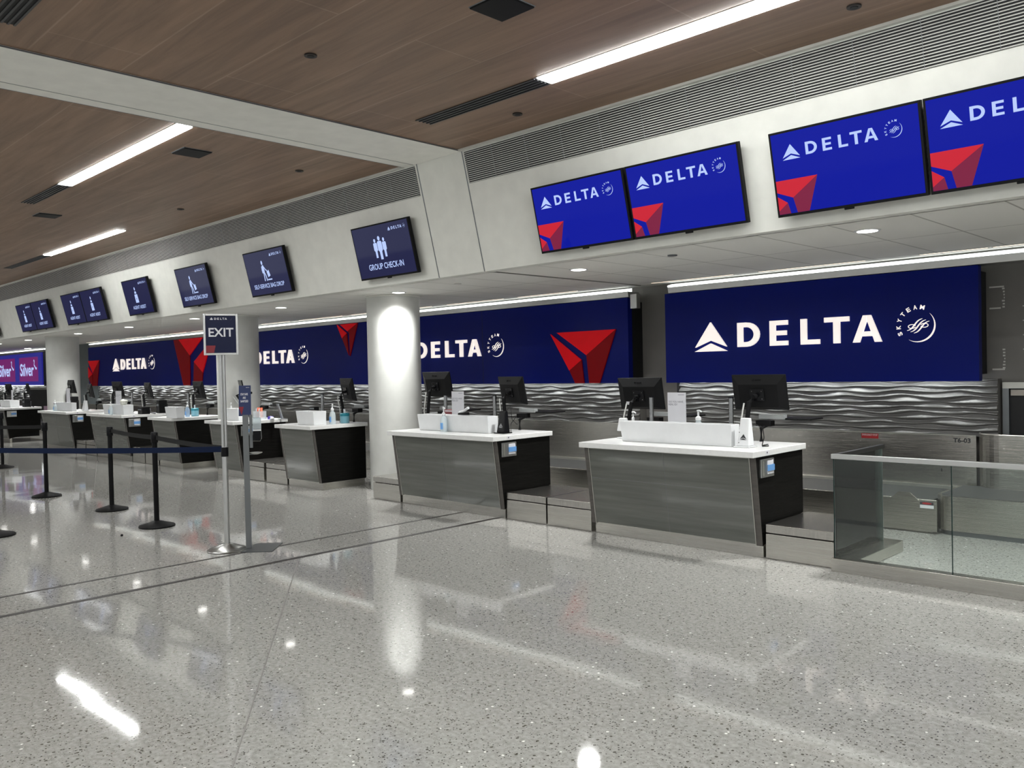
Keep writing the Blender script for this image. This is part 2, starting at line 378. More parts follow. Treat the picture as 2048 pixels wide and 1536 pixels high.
strip(-10.57, -7.42, 3.42, .14, 'bright strip light just left of the white beam', -11.98, -10.60, 'dark slot vent at the end of the strip light left of the beam')
strip(-16.76, -13.30, 5.08, .13, 'bright strip light farther away near the left frame edge', -19.2, -16.8, 'dark slot vent at the end of the farthest visible strip light')
strip(-4.44, -.9, 4.97, .17, 'large bright strip light at top right over the blue screens', -5.93, -4.47, 'dark slot vent at the end of the large strip light, right of the beam')
strip(-4.2, -.8, 1.6, .15, 'unseen strip light above the camera, added to light the hall', -6.02, -4.3, 'dark slot vent cut by the top left corner of the photo')  # strip added out of view for room light; its vent is in view
# unseen strips added over the rest of the hall to supply room light
HID = 0
for xa, yc in ((-10.5, -.6), (-17, 1.2), (-24, 3.4), (-31, 3.4), (-4, -.2), (-4, -2.6), (-11, -2.6), (-10.5, 1.4), (-17, -1.2), (-19, -3.5), (-24, .4), (-28, -2), (-33, .4), (-.2, 1.6), (-.2, 3.4), (-.3, -1.6), (-14.5, -4.6), (-5.5, -4.6)):
    HID += 1; strip(xa, xa+3.4, yc, .15, 'unseen strip light added to the hall ceiling for fill light')
for x, y, lb in ((-3.72, 3.78, 'dark square ceiling speaker at the top edge of the photo'), (-8.27, 3.88, 'dark square ceiling speaker left of the beam beside the near strip light'), (-12.71, 3.87, 'dark square ceiling speaker farthest left')):
    o = thing('ceiling_speaker', lb, 'speaker', (x, y, ZC), 'square ceiling speakers')
    MB().box(x-.145, x+.145, y-.145, y+.145, ZC-.014, ZC).build('grille', M_blk, o, bevel=.006)
    MB().box(x-.15, x+.15, y-.15, y+.15, ZC-.005, ZC+.004).build('frame', M_greymet, o, bevel=.01)
for x, y, lb in ((-5.21, 3.34, 'small dark round ceiling sensor nearest the white beam'), (-5.19, 5.44, 'small dark round ceiling sensor beside the slot vent right of the beam'), (-8.26, 5.11, 'small dark round ceiling sensor left of the beam, above the far grille'), (-11.17, 5.06, 'small dark round ceiling sensor farther left above the far grille'), (-2.19, 5.43, 'small dark round ceiling sensor at top right between light and grille')):
    o = thing('ceiling_sensor', lb, 'sensor', (x, y, ZC), 'round ceiling sensors')
    MB().cyl((x, y, ZC-.010), .045, .010, 20).build('disc', mat('brown_disc', (.02, .015, .012), .5), o, smooth=True)
    MB().cyl((x, y, ZC-.014), .025, .006, 16).build('centre', M_dark, o, smooth=True)
for x, y, lb in ((-4.45, 6.73, 'flat grey sprinkler cap in the white tiles between the two nearest downlights'), (-7.5, 6.76, 'flat white sprinkler cap in the low ceiling left of the grey joint')):
    tag(MB().cyl((x, y, ZS-.01), .045, .01, 20).build('sprinkler_cap', M_greymet if x > -5 else M_white, origin=(x, y, ZS), smooth=True), lb, 'sprinkler')
o = thing('security_camera', 'small black dome camera under the low ceiling left of the third column', 'camera', (-25.2, 8.2, ZS))
MB().cyl((-25.2, 8.2, ZS-.03), .06, .03, 16).build('mount', M_white, o, smooth=True)
MB().lathe((-25.2, 8.2, ZS-.09), [(.01, 0), (.04, .012), (.055, .04), (.055, .06)], 16).build('dome', M_blk2, o, smooth=True)

DL = [(-2.66, 6.79, 'round downlight under the gap between the two rightmost screens'), (-5.72, 6.88, 'round downlight below the leftmost bright blue screen'), (-8.77, 6.86, 'round downlight in front of the nearest round column'), (-11.72, 6.86, 'round downlight between the two nearest round columns'), (-14.68, 6.85, 'round downlight just left of the exit sign'), (-17.67, 6.85, 'round downlight below the single agent assist screen'), (-20.6, 6.84, 'round downlight right of the third column top'), (-24.3, 6.85, 'round downlight left of the third column'), (-26.9, 6.82, 'round downlight at the left edge of the photo'), (.3, 6.85, 'round downlight beyond the right frame edge')]
for x, y, lb in DL:
    o = thing('downlight', lb, 'ceiling light', (x, y, ZS), 'round downlights')
    MB().lathe((x, y, ZS-.006), [(.075, 0), (.10, .001), (.10, .008), (.075, .008)], 28).build('bezel', M_wht, o, smooth=True)
    MB().cyl((x, y, ZS-.007), .078, .003, 28).build('lens', M_lens, o, smooth=True)
    l = bpy.data.lights.new('downlight_lamp', 'SPOT'); l.energy = SPOT; l.spot_size = R(140); l.spot_blend = 1.0; l.shadow_soft_size = .11; l.color = (.99, 1, .98)
    lo = bpy.data.objects.new('lamp', l); C.objects.link(lo); lo.parent = o; lo.location = (0, 0, -.02)
tag(MB().box(-30.95, -30.6, 10.2-1.6, 10.2-1.5, ZS-.004, ZS).build('panel_light', M_lens, origin=(-30.7, 8.6, ZS)), 'small lit panel in the low ceiling beyond the third column', 'ceiling light')

for i, (a, b) in enumerate([(-6.12, -4.99), (-4.66, -3.47), (-2.93, -2.33), (-2.28, -1.7), (-8.45, -7.33), (-10.0, -8.75), (-11.2, -10.39), (-12.6, -11.5), (-14.35, -12.9), (-15.79, -14.7), (-17.6, -16.4), (-19.0, -18.0), (-20.2, -19.3), (-21.5, -20.5), (-22.9, -21.9), (-24.4, -23.4), (-25.8, -24.9)]):
    where = ['over the left half of the nearest banner', 'over the middle of the nearest banner', 'over the right end of the nearest banner', 'beyond the right end of the nearest banner'][i] if i < 4 else 'over the long banners, %s from their right end' % ['first', 'second', 'third', 'fourth', 'fifth', 'sixth', 'seventh', 'eighth', 'ninth', 'tenth', 'eleventh', 'twelfth', 'thirteenth'][i-4]
    o = thing('slot_light', 'thin warm ceiling slot '+where, 'ceiling light', ((a+b)/2, 8.78, ZS), 'thin warm ceiling slots')
    MB().box(a, b, 8.77, 8.795, ZS-.003, ZS+.002).build('diffuser', M_slot, o)
    MB().box(a-.01, b+.01, 8.755, 8.765, ZS-.002, ZS+.002).build('edge', M_greymet, o)
for xa, xb, lb in ((-6.0, -2.0, 'white cove light along the top of the nearest logo banner'), (-26.1, -6.62, 'long white cove light along the top of the long banner'), (-37, -30.2, 'white cove light above the magenta screens')):
    o = thing('cove_light', lb, 'cove light', ((xa+xb)/2, 9.0, 2.55), 'cove lights')
    MB().extr_x([(8.95, 2.587), (8.95, 2.606), (9.05, 2.63), (9.05, 2.587)], xa, xb).build('diffuser', M_cove, o)
    MB().extr_x([(8.968, 2.513), (8.953, 2.584), (9.2, 2.584), (9.2, 2.513)], xa, xb).build('housing', M_alu, o)

# ================================================================== LOGOS (flat shapes drawn in a frame; unit = metre on the banner)
def rect(a0, a1, b0, b1): return [(a0, b0), (a1, b0), (a1, b1), (a0, b1)]
def logo_triangle(mb, F, x, y, s, d0, d1):
    mb.prism(F, [(x+.22*s, y+.35*s), (x+.433*s, y+.052*s), (x+.22*s, y+.132*s), (x+.007*s, y+.052*s)], d0, d1)
    mb.prism(F, [(x, y), (x+.44*s, y), (x+.22*s, y+.095*s)], d0, d1)
def logo_word(mb, F, x, y, s, d0, d1, nxt=lambda: None):
    h = .283*s; t = .068*s; y += .04*s
    cur = [mb]
    def P(p): cur[0].prism(F, p, d0, d1)
    # D
    X = x+.58*s; P(rect(X, X+t, y, y+h)); cx = X+.115*s; n = 12
    for i in range(n):
        a0 = -math.pi/2+math.pi*i/n; a1 = -math.pi/2+math.pi*(i+1)/n
        ro, ri = h/2, h/2-.055*s; wx = .165/.1415
        P([(cx+ro*wx*math.cos(a0), y+h/2+ro*math.sin(a0)), (cx+ro*wx*math.cos(a1), y+h/2+ro*math.sin(a1)), (cx+(ro*wx-t)*math.cos(a1), y+h/2+ri*math.sin(a1)), (cx+(ro*wx-t)*math.cos(a0), y+h/2+ri*math.sin(a0))])
    P(rect(X+t, cx, y, y+.055*s)); P(rect(X+t, cx, y+h-.055*s, y+h))
    cur[0] = nxt() or cur[0]   # E
    X = x+.99*s; P(rect(X, X+t, y, y+h))
    for b in (0, (h-.052*s)/2, h-.052*s): P(rect(X+t, X+(.215 if b != (h-.052*s)/2 else .20)*s, y+b, y+b+.052*s))
    cur[0] = nxt() or cur[0]   # L
    X = x+1.36*s; P(rect(X, X+t, y, y+h)); P(rect(X+t, X+.215*s, y, y+.052*s))
    cur[0] = nxt() or cur[0]   # T
    X = x+1.63*s; P(rect(X, X+.27*s, y+h-.052*s, y+h)); P(rect(X+.10*s, X+.17*s, y, y+h-.052*s))
    cur[0] = nxt() or cur[0]   # A
    X = x+1.94*s; w = .30*s
    P([(X, y), (X+.07*s, y), (X+w/2-.003*s, y+h*.80), (X+w/2, y+h), (X+w/2-.04*s, y+h)])
    P([(X+w-.07*s, y), (X+w, y), (X+w/2+.04*s, y+h), (X+w/2, y+h), (X+w/2+.003*s, y+h*.80)])
    P([(X+.085*s, y+h*.22), (X+w-.085*s, y+h*.22), (X+w-.115*s, y+h*.40), (X+.115*s, y+h*.40)])
def logo_ring(mb, F, cx, cy, r, d0, d1):
    n = 22; o1 = []; i1 = []
    for i in range(n+1):
        a = R(48)-R(172)*i/n; tt = math.sin(math.pi*i/n)
        o1.append((cx+r*math.cos(a), cy+r*math.sin(a))); i1.append((cx+(r-.10*r*tt)*math.cos(a), cy+(r-.10*r*tt)*math.sin(a)))
    for i in range(n): mb.prism(F, [o1[i], o1[i+1], i1[i+1], i1[i]], d0, d1)
def ring_text(mb, F, cx, cy, r, d):
    T = 'SKYTEAM'
    for i, ch in enumerate(T):
        a = R(203)-R(21)*i; rr = r*1.03
        er = (math.cos(a), math.sin(a)); et = (math.sin(a), -math.cos(a))    # reading clockwise
        h = .24*r; w = .20*r*(1.2 if ch == 'M' else 1)
        vs, fs = text_geo(ch, .03)
        base = (cx+er[0]*(rr-h/2), cy+er[1]*(rr-h/2))
        mb.quad_verts([F.p(base[0]+et[0]*(p-.5)*w+er[0]*q*h, base[1]+et[1]*(p-.5)*w+er[1]*q*h, d) for p, q in vs], fs)
def logo_swirl(mb, F, cx, cy, r, d0, d1):
    def S(o, k0, k1):
        pts = []
        for i in range(15):
            t = -1+2*i/14; pts.append((cx+r*(.50*t*(.9)+o), cy+r*(.36*math.tanh(1.6*t)*1.05-o*.42)))
        return pts[k0:k1]
    w = .062*r
    for o_ in (-.20, 0, .20): mb.strip2d(F, S(o_, 0, 15), lambda t: w*(.35+.9*math.sin(math.pi*t)), d0, d1)
    for sx in (-1, 1):
        pts = [(cx+sx*r*(.36+.22*math.cos(a)), cy+sx*r*(-.0+.11*math.sin(a)*1.1)+sx*r*.02) for a in [R(-160+320*i/12) for i in range(13)]]
        mb.strip2d(F, pts, w*.7, d0, d1)
def full_logo(F, x, y, s, d0, d1, m, parent, reg=False):
    mb = MB(); logo_triangle(mb, F, x, y, s, d0, d1); mb.build('triangle_logo', m, parent)
    Ls = [MB()]
    def nx(): Ls.append(MB()); return Ls[-1]
    logo_word(Ls[0], F, x, y, s, d0, d1, nx)
    for q in Ls: q.build('letter', m, parent)
    r = .165*s; cx, cy = x+2.595*s, y+.185*s
    d1 = min(d1, .006)
    mb = MB(); logo_ring(mb, F, cx, cy, r, d0, d1); e = mb.build('alliance_emblem', m, parent)
    mb = MB(); logo_swirl(mb, F, cx, cy, r, d0, d1); mb.build('ribbon_knot', m, e)
    mb = MB(); ring_text(mb, F, cx, cy, r*1.12, d1); mb.build('lettering', m, e)

# ------------------------------------------------------------------ banners on the back wall
YB = 8.96; FB = wallframe(YB)
def banner(xa, xb, label, caps=True):
    o = thing('wall_banner', label, 'banner', ((xa+xb)/2, YB, 1.38))
    MB().box(xa, xb, YB, YB+.09, 1.385, 2.505).build('face', M_navy, o)
    MB().box(xa+.03, xb-.03, YB+.09, 9.32, 1.45, 2.46).build('box_frame', M_dark, o)
    return o
def widget(o, hi, lo):
    for p in hi: MB().prism(FB, p, .0, .022).build('bright_red_facet', M_redhi, o)
    for p in lo: MB().prism(FB, p, .0, .018).build('deep_red_facet', M_redlo, o)
bn = banner(-6.05, -2.46, 'navy banner at right with one white airline logo and no red shape')
full_logo(FB, -5.61, 1.762, 1.0, .0, .03, M_letter, bn)
bn = banner(-11.55, -6.63, 'navy banner with a large red faceted triangle, right of the nearest column')
full_logo(FB, -11.69+.16, 1.775, 1.0-.00, .0, .03, M_letter, bn) if False else full_logo(FB, -11.53, 1.775, .94, .0, .03, M_letter, bn)
widget(bn, [[(-7.86, 2.10), (-6.82, 2.10), (-7.33, 1.771)], [(-7.98, 2.084), (-7.42, 1.706), (-7.64, 1.563)]],
       [[(-6.82, 2.10), (-7.11, 1.386), (-7.29, 1.386), (-7.33, 1.771)], [(-7.42, 1.706), (-7.38, 1.386), (-7.54, 1.386), (-7.64, 1.563)]])
MB().fbox(FB, -9.402, -9.396, 1.39, 2.5, .0, .0012).build('seam', M_dark, bn)
bn = banner(-17.1, -11.56, 'navy banner between the two nearest columns with a small red shape at its top')
full_logo(FB, -16.94, 1.785, .94, .0, .03, M_letter, bn)
widget(bn, [[(-13.21, 2.50), (-12.65, 2.50), (-12.97, 2.363)], [(-13.31, 2.50), (-13.0, 2.326), (-13.15, 2.241)]],
       [[(-12.65, 2.50), (-12.91, 1.907), (-12.92, 2.33), (-12.97, 2.363)], [(-13.0, 2.326), (-12.95, 1.921), (-13.15, 2.241)]])
bn = banner(-26.2, -17.11, 'navy banner farthest left with logo between two red faceted shapes')
full_logo(FB, -24.29, 1.785, 1.0, .0, .03, M_letter, bn)
widget(bn, [[(-20.07, 2.50), (-18.79, 2.50), (-19.48, 2.099)], [(-19.27, 1.943), (-18.83, 1.686), (-18.34, 2.43)], [(-26.19, 2.117), (-25.3, 2.117), (-25.83, 1.758)], [(-26.19, 1.93), (-25.88, 1.72), (-26.19, 1.617)]],
       [[(-20.36, 2.50), (-20.07, 2.50), (-19.48, 2.099), (-19.51, 1.386), (-19.87, 1.386)], [(-19.27, 1.943), (-18.83, 1.686), (-18.9, 1.386), (-19.34, 1.386)], [(-25.3, 2.117), (-25.52, 1.386), (-25.83, 1.386), (-25.83, 1.758)], [(-25.88, 1.72), (-25.88, 1.386), (-25.95, 1.386), (-26.19, 1.617)]])
# magenta screen far left
for xa, lb in ((-33.0, 'magenta and blue lit screen reading Silver, right one of the pair'), (-35.55, 'magenta and blue lit screen reading Silver, cut by the left frame edge')):
    o = thing('wall_screen', lb, 'screen', (xa+1.2, YB, 1.42), 'lit screens reading Silver')
    MB().box(xa, xa+2.54, YB, YB+.08, 1.42, 2.50).build('blue_border', M_silvb, o)
    MB().fbox(FB, xa+.12, xa+2.16, 1.55, 2.37, .0, .004).build('magenta_panel', M_silvm, o)
    mb = MB(); txt(mb, FB, 'Silver', xa+.22, 1.73, xa+1.72, 2.16, .006, .02); mb.build('word', M_scrw, o)
    mb = MB(); mb.strip2d(FB, [(xa+1.72, 2.22), (xa+1.76, 2.27), (xa+1.80, 2.24), (xa+1.76, 2.10), (xa+1.95, 1.97), (xa+2.02, 1.99)], lambda t: .03+.09*max(0, t-.45), .004, .007); mb.build('bird_mark', M_scrw, o)
MB().box(-30.45, -29.95, 9.0, 9.3, 1.40, 2.52).build('trim_9', M_dark, kind='structure')
tag(MB().box(-6.60, -6.50, 8.98, 9.06, 2.36, 2.545).build('cove_end_bracket', M_alu, origin=(-6.55, 9, 2.4)), 'small metal bracket at the right end of the long cove light', 'bracket')
MB().box(-6.03, -5.995, 9.17, 9.319, .84, 2.6).build('trim_11', M_dark, kind='structure')

for xa, xb, lb in ((-6.0, -2.5, 'thin white light line under the nearest logo banner'), (-26.1, -6.7, 'thin white light line under the long row of banners'), (-36.5, -30.5, 'thin white light line under the magenta screens')):
    o = thing('cove_light', lb, 'cove light', ((xa+xb)/2, 9.06, 1.38), 'light lines under the banners')
    MB().box(xa, xb, 9.062, 9.092, 1.404, 1.410).build('diffuser', M_under, o)
    MB().box(xa, xb, 9.055, 9.096, 1.411, 1.42).build('channel', M_alu, o)
# ------------------------------------------------------------------ sculpted wave panels
def wave(xa, xb, label, z0=.83, z1=1.40, seed=3, y=9.188):
    random.seed(seed); p = .0545; n = int((z1-z0)/p)+3
    ph = [(random.uniform(0, 6.28), random.uniform(0, 6.28), random.uniform(.5, 1)) for _ in range(n)]
    dx = .03; nx = int((xb-xa)/dx)+1; dz = p/9; nz = int((z1-z0)/dz)+1
    def line(i, x):
        a = ph[i]; c = .5+.5*math.cos(2*math.pi*x/(.42+.2*a[2])+a[0]); c2 = .5+.5*math.cos(2*math.pi*x/1.13+a[1])
        return z0-p+i*p+(.030*a[2]*(c**1.6)+.012*c2-.021)
    vs = []; fs = []
    for ix in range(nx):
        x = xa+(xb-xa)*ix/(nx-1); L = [line(i, x) for i in range(n)]; k = 0
        for iz in range(nz):
            z = z0+(z1-z0)*iz/(nz-1)
            while k < n-2 and z >= L[k+1]: k += 1
            t = (z-L[k])/max(.012, L[k+1]-L[k]); t = min(1, max(0, t))
            a = .5+.5*math.cos(2*math.pi*x/.9+ph[k][1])
            h = (t/.32)**.8 if t < .32 else ((1-t)/.68)
            h = max(0, min(1, h))*(.55+.45*a)
            vs.append((x, y-.046*h, z))
    for ix in range(nx-1):
        for iz in range(nz-1):
            q = ix*nz+iz; fs.append((q, q+nz, q+nz+1, q+1))
    mb = MB(); mb.quad_verts(vs, fs)
    me_o = mb.build('wave_panel', M_wave, origin=((xa+xb)/2, y, z0), smooth=False)
    for pl in me_o.data.polygons: pl.use_smooth = True
    tag(me_o, label, 'wall panel', 'sculpted wave panels')
    MB().box(xa, xb, y+.002, 9.32, z0, z1+.0).build('wall_tile_backing', M_grey, kind='structure')
wave(-5.99, -2.36, 'sculpted wave-relief panel under the nearest logo banner', seed=3)
wave(-26.0, -6.62, 'long sculpted wave-relief panel under the long row of banners', seed=8)
wave(-36.5, -32.2, 'sculpted wave-relief panel under the magenta screens', seed=5)

# ================================================================== CONVEYOR AND STEELWORK
o = thing('conveyor', 'long brushed steel baggage conveyor running along the wall behind the desks', 'conveyor', (-14, 8.6, 0))
MB().box(-29.1, -2.535, 9.10, 9.128, .31, .838).build('back_panel', M_steel, o)
MB().box(-29.1, -2.535, 9.09, 9.131, .838, .846).build('top_edge', M_trim, o)
MB().box(-29.1, -2.69, 8.21, 9.10, .0, .296).build('base', M_steel, o)
MB().box(-29.1, -2.68, 8.24, 9.06, .296, .303).build('belt', M_belt, o)
MB().box(-29.1, -2.68, 9.06, 9.10, .296, .33).build('back_rail', M_trim, o)
fas_p = MB().box(-29.1, -2.61, 8.168, 8.205, .022, .314)
fas_p.build('front_panel', M_steel, o, bevel=.003)
F = wallframe(8.166)
MB().prism(F, [(-3.02, .30), (-2.76, .30), (-2.84, .372), (-2.94, .372)], 0, .012).build('sensor_guard', M_steel, o)
F9 = wallframe(9.10)
st = MB().fbox(F9, -3.66, -3.48, .775, .828, .0005, .0015).build('emergency_label', M_red, o)
mb = MB(); txt(mb, F9, 'EMERGENCY STOP', -3.65, .803, -3.49, .822, .0022); mb.build('lettering', M_paper, st)
mb = MB(); txt(mb, F9, 'T6-03', -2.745, .768, -2.585, .815, .0012, .03); mb.build('position_number', M_ink, o)
F8 = wallframe(8.168)
st = MB().fbox(F8, -2.755, -2.635, .235, .295, .0003, .0012).build('danger_label', M_paper, o)
MB().fbox(F8, -2.755, -2.635, .265, .295, .0012, .0018).build('black_band', M_ink, st)
MB().prism(F8, [(-2.695+.042*math.cos(2*math.pi*i/16), .280+.009*math.sin(2*math.pi*i/16)) for i in range(16)], .0018, .0024).build('red_oval', M_red, st)
MB().fbox(F9, -2.86, -2.85, .47, .50, .0005, .002).build('keyhole', M_dark, o)

# curved end of the conveyor at the right
o = thing('conveyor', 'curved steel end of the conveyor behind the glass barrier, with tall guard', 'conveyor', (-1.2, 8.6, 0))
def rounded(x0, y0, r, x1, y1, n=10):
    pts = [(x0+r-r*math.sin(R(90)*(1-i/n))*1, y0+r-r*math.cos(R(90)*(1-i/n))) for i in range(n+1)]
    return pts+[(x1, y0), (x1, y1), (x0, y1)]
FZ = Frame((0, 0, 0), (1, 0, 0), (0, 1, 0))
MB().prism(FZ, rounded(-2.655, 8.20, .16, X1, 9.0), .045, .355).build('skirt', M_steel, o, smooth=True)
MB().prism(FZ, rounded(-2.63, 8.225, .15, X1, 9.0), .0, .045).build('kick_plate', M_greymet, o, smooth=True)
MB().prism(FZ, rounded(-2.62, 8.235, .14, X1, 9.0), .355, .362).build('belt', M_belt, o)
pts = [(-2.50+.22-.22*math.cos(R(90)*i/8), 9.10-.22*math.sin(R(90)*i/8)) for i in range(9)]
pts = pts+[(X1, 8.88)]
mb = MB()
for i in range(len(pts)-1):
    (ax, ay), (bx, by) = pts[i], pts[i+1]
    mb.quad_verts([(ax, ay, .362), (bx, by, .362), (bx, by, .872), (ax, ay, .872), (ax, ay+.02, .362), (bx, by+.02, .362), (bx, by+.02, .872), (ax, ay+.02, .872)], [(0, 1, 2, 3), (5, 4, 7, 6), (3, 2, 6, 7), (0, 4, 5, 1)])
mb.build('guard', M_steel, o, smooth=True)
mb = MB(); mb.tube([(p[0], p[1]+.01, .874) for p in pts], .006); mb.build('guard_lip', M_trim, o)

# baggage scale platforms between the desks
def platform(xa, xb, label):
    o = thing('scale_platform', label, 'baggage scale', ((xa+xb)/2, 6.35, 0), 'steel scale platforms')
    g = .006
    MB().box(xa+g, xb-g, 6.352, 7.12, .215, .283).build('weighing_deck', M_steelh, o, bevel=.003)
    MB().box(xa+g, xb-g, 6.352, 6.375, .003, .205).build('front_panel', M_steel, o, bevel=.002)
    MB().box(xa+g+.004, xb-g-.004, 6.376, 7.11, .0, .205).build('housing', M_steel, o)
    MB().box(xa+.02, xb-.02, 6.38, 7.10, .205, .215).build('load_cell', M_dark, o)
PL = [(-3.355, -2.775, 'steel scale platform between the nearest desk and the glass barrier'), (-5.765, -5.18, 'steel scale platform touching the left side of the nearest desk'), (-6.35, -5.775, 'steel scale platform touching the right side of the second desk'), (-8.74, -8.175, 'steel scale platform left of the second desk, in front of the column'),
      (-11.40, -10.80, 'steel scale platform touching the left side of the third desk'), (-12.03, -11.46, 'steel scale platform touching the right side of the fourth desk'), (-15.80, -15.21, 'steel scale platform touching the left side of the fifth desk'), (-16.40, -15.83, 'steel scale platform touching the right side of the sixth desk'),
      (-18.85, -18.26, 'steel scale platform touching the left side of the sixth desk'), (-19.46, -18.90, 'steel scale platform touching the right side of the seventh desk')]
for a, b, l in PL: platform(a, b, l)
MB().box(-9.82, -8.76, 7.6, 8.1, 0, .25).build('trim_12', M_dark, kind='structure')

# ================================================================== DESKS
ZT = .89
def desk(x0, x1, label, holder=True, kick_side=False, cols=2, y1=7.08, front_panel_mat=None):
    o = thing('check_in_desk', label, 'desk', ((x0+x1)/2, 6.6, 0), 'check-in desks')
    yt, zt = 6.24, .842; yb, zb = 6.338, .10
    t = .05
    for s, (a, b) in enumerate(((x0, x0+t), (x1-t, x1))):
        MB().hexa([(a, yb, zb), (b, yb, zb), (b, y1, zb if kick_side else .285), (a, y1, zb if kick_side else .285)], [(a, yt, zt), (b, yt, zt), (b, y1, zt), (a, y1, zt)]).build('side_wall', M_side, o)
        ov = .0015
        MB().hexa([(a-ov, yb-.004, zb), (b+ov, yb-.004, zb), (b+ov, yb+.004, zb), (a-ov, yb+.004, zb)], [(a-ov, yt-.004, zt), (b+ov, yt-.004, zt), (b+ov, yt+.004, zt), (a-ov, yt+.004, zt)]).build('edge_band', M_edge, o)
    sl = Vector((0, yt-yb, zt-zb)); F = Frame((0, yb-.006, zb), (1, 0, 0), sl); H_ = sl.length
    a, b = x0+t, x1-t
    MB().fbox(F, a, b, .012, H_, -.02, 0).build('front_panel', M_panel, o)
    mb = MB()
    mb.fbox(F, a, a+.006, 0, H_, -.01, .004); mb.fbox(F, b-.006, b, 0, H_, -.01, .004)
    mb.fbox(F, a, b, H_-.012, H_-.006, -.01, .004)
    mb.build('metal_edging', M_trim, o)
    mb = MB(); mb.fbox(F, a+.006, b-.006, H_*.60, H_*.60+.002, -.001, .0008)
    if cols == 2: mb.fbox(F, (a+b)/2-.001, (a+b)/2+.001, .012, H_-.012, -.001, .0008)
    mb.build('tile_seam', M_greymet, o)
    MB().box(x0+.03, x1-.001, 6.352, 6.40 if not kick_side else y1-.03, .002, .112).build('kick_plate', M_steel, o)
    MB().box(x0+.06, x1-.06, 6.41, y1-.02, .13, .82).build('cabinet', M_blk, o)
    MB().box(x0-.01, x1+.022, 6.165, y1+.03, ZT-.05, ZT).build('countertop', M_quartz, o, bevel=.004)
    if holder:
        Fs = Frame((x1, 0, 0), (0, 1, 0), (0, 0, 1))
        h = MB().fbox(Fs, 6.30, 6.52, .665, .815, .0, .02).build('label_holder', M_alu, o, bevel=.003)
        MB().fbox(Fs, 6.40, 6.50, .69, .80, .0205, .024).build('white_card', M_paper, h)
        MB().fbox(Fs, 6.395, 6.51, .715, .765, .024, .03).build('blue_card', M_lblue, h)
        MB().fbox(Fs, 6.335, 6.343, .68, .80, .0205, .026).build('clip', M_trim, h)
        st = MB().fbox(Fs, 6.37, 6.425, ZT-.038, ZT-.006, .0222, .0232).build('edge_sticker', M_paper, o)
        mb = MB(); mb.prism(Fs, [(6.397+.008*math.cos(i), ZT-.022+.009*math.sin(i)) for i in (0, 1.05, 2.1, 3.14, 4.2, 5.24)], .0233, .0240); mb.build('pictogram', M_ink, st)
    return o
desk(-5.16, -3.37, 'nearest wide check-in desk, with the white card reader on it')
desk(-8.165, -6.365, 'second wide check-in desk, between the nearest column and two scale platforms')
desk(-10.79, -9.89, 'third desk, narrow, left of the nearest column', holder=False, kick_side=True, cols=1)
desk(-12.97, -12.05, 'fourth desk, narrow, partly behind the exit sign stand', cols=1)
desk(-15.19, -14.22, 'fifth desk, narrow, behind the belt of the black posts', holder=False, kick_side=True, cols=1)
desk(-18.24, -16.42, 'sixth desk, wide, with white gloves on its box')
desk(-21.35, -19.48, 'seventh desk, wide, in front of the third column')
desk(-26.2, -24.3, 'farthest desk at the left frame edge, beyond the third column')
o = thing('poster_wall', 'mauve poster panels behind the farthest desk, left of the third column', 'poster', (-26, 8.3, 0))
MB().box(-27.3, -24.9, 8.05, 8.1, .30, .82).build('panel', M_purple, o)
MB().box(-26.9, -26.1, 8.04, 8.05, .31, .42).build('pale_strip', mat('pale_grey_print', (.35, .36, .38), .5), o)
MB().box(-27.3, -24.3, 7.9, 8.16, 0, .28).build('plinth', M_steel, o)

# ================================================================== TELEVISIONS
TW = 1.085; UPV = Vector((0, -.146, .612)).normalized(); TH = .629
def tv_frame(x): return Frame((x, 6.058, 2.711), (1, 0, 0), UPV)
def tv_body(x, label, scr, group):
    F = tv_frame(x); o = thing('wall_screen', label, 'screen', (x+TW/2, 6.058, 2.711), group)
    MB().fbox(F, 0, TW, 0, TH, -.045, 0).build('casing', M_blk, o, bevel=.003)
    MB().fbox(F, .017, TW-.017, .021, TH-.017, .0, .0015).build('display', scr, o)
    MB().fbox(F, TW/2-.035, TW/2+.035, -.014, .002, -.02, -.002).build('sensor', M_blk, o, bevel=.004)
    MB().fbox(F, TW*.3, TW*.7, TH*.25, TH*.8, -.12, -.045).build('bracket', M_greymet, o)
    return o, F
def clip_poly(pts, a0, b0, a1, b1):
    def cl(ps, f, g):
        out = []
        for i in range(len(ps)):
            p, q = ps[i], ps[(i+1) % len(ps)]; dp, dq = f(p), f(q)
            if dp >= 0: out.append(p)
            if dp*dq < 0: t = dp/(dp-dq); out.append((p[0]+(q[0]-p[0])*t, p[1]+(q[1]-p[1])*t))
        return out
    for f in (lambda p: p[0]-a0, lambda p: a1-p[0], lambda p: p[1]-b0, lambda p: b1-p[1]):
        pts = cl(pts, f, None)
        if len(pts) < 3: return []
    return pts
def tv_logo(x, label):
    o, F = tv_body(x, label, M_scr, 'bright blue logo screens')
    s = .32; e0, e1 = .0016, .0022
    full_logo(F, .093, .415, s*.98, e0, e1, M_scrw, o)
    V = lambda u, v: (u*TW, TH*(1-v))
    B = (.0175, .0215, TW-.0175, TH-.0175)
    for nm, m_, ps in (('red_facet', M_scrr, ([V(.315, .569), V(-.06, .569), V(-.06, .65), V(.128, .785)], [V(-.06, .66), V(.085, .837), V(-.06, 1.02)])), ('dark_red_facet', M_scrr2, ([V(.315, .569), V(.128, .785), V(.165, 1.1), V(.207, 1.1)], [V(.085, .837), V(-.06, 1.02), V(-.06, 1.2), V(.13, 1.2)]))):
        for p in ps:
            q = clip_poly(p, *B)
            if q: MB().prism(F, q, e0, e1).build(nm, m_, o)
def oval(cx, cy, rx, ry, n=14): return [(cx+rx*math.cos(2*math.pi*i/n), cy+ry*math.sin(2*math.pi*i/n)) for i in range(n)]
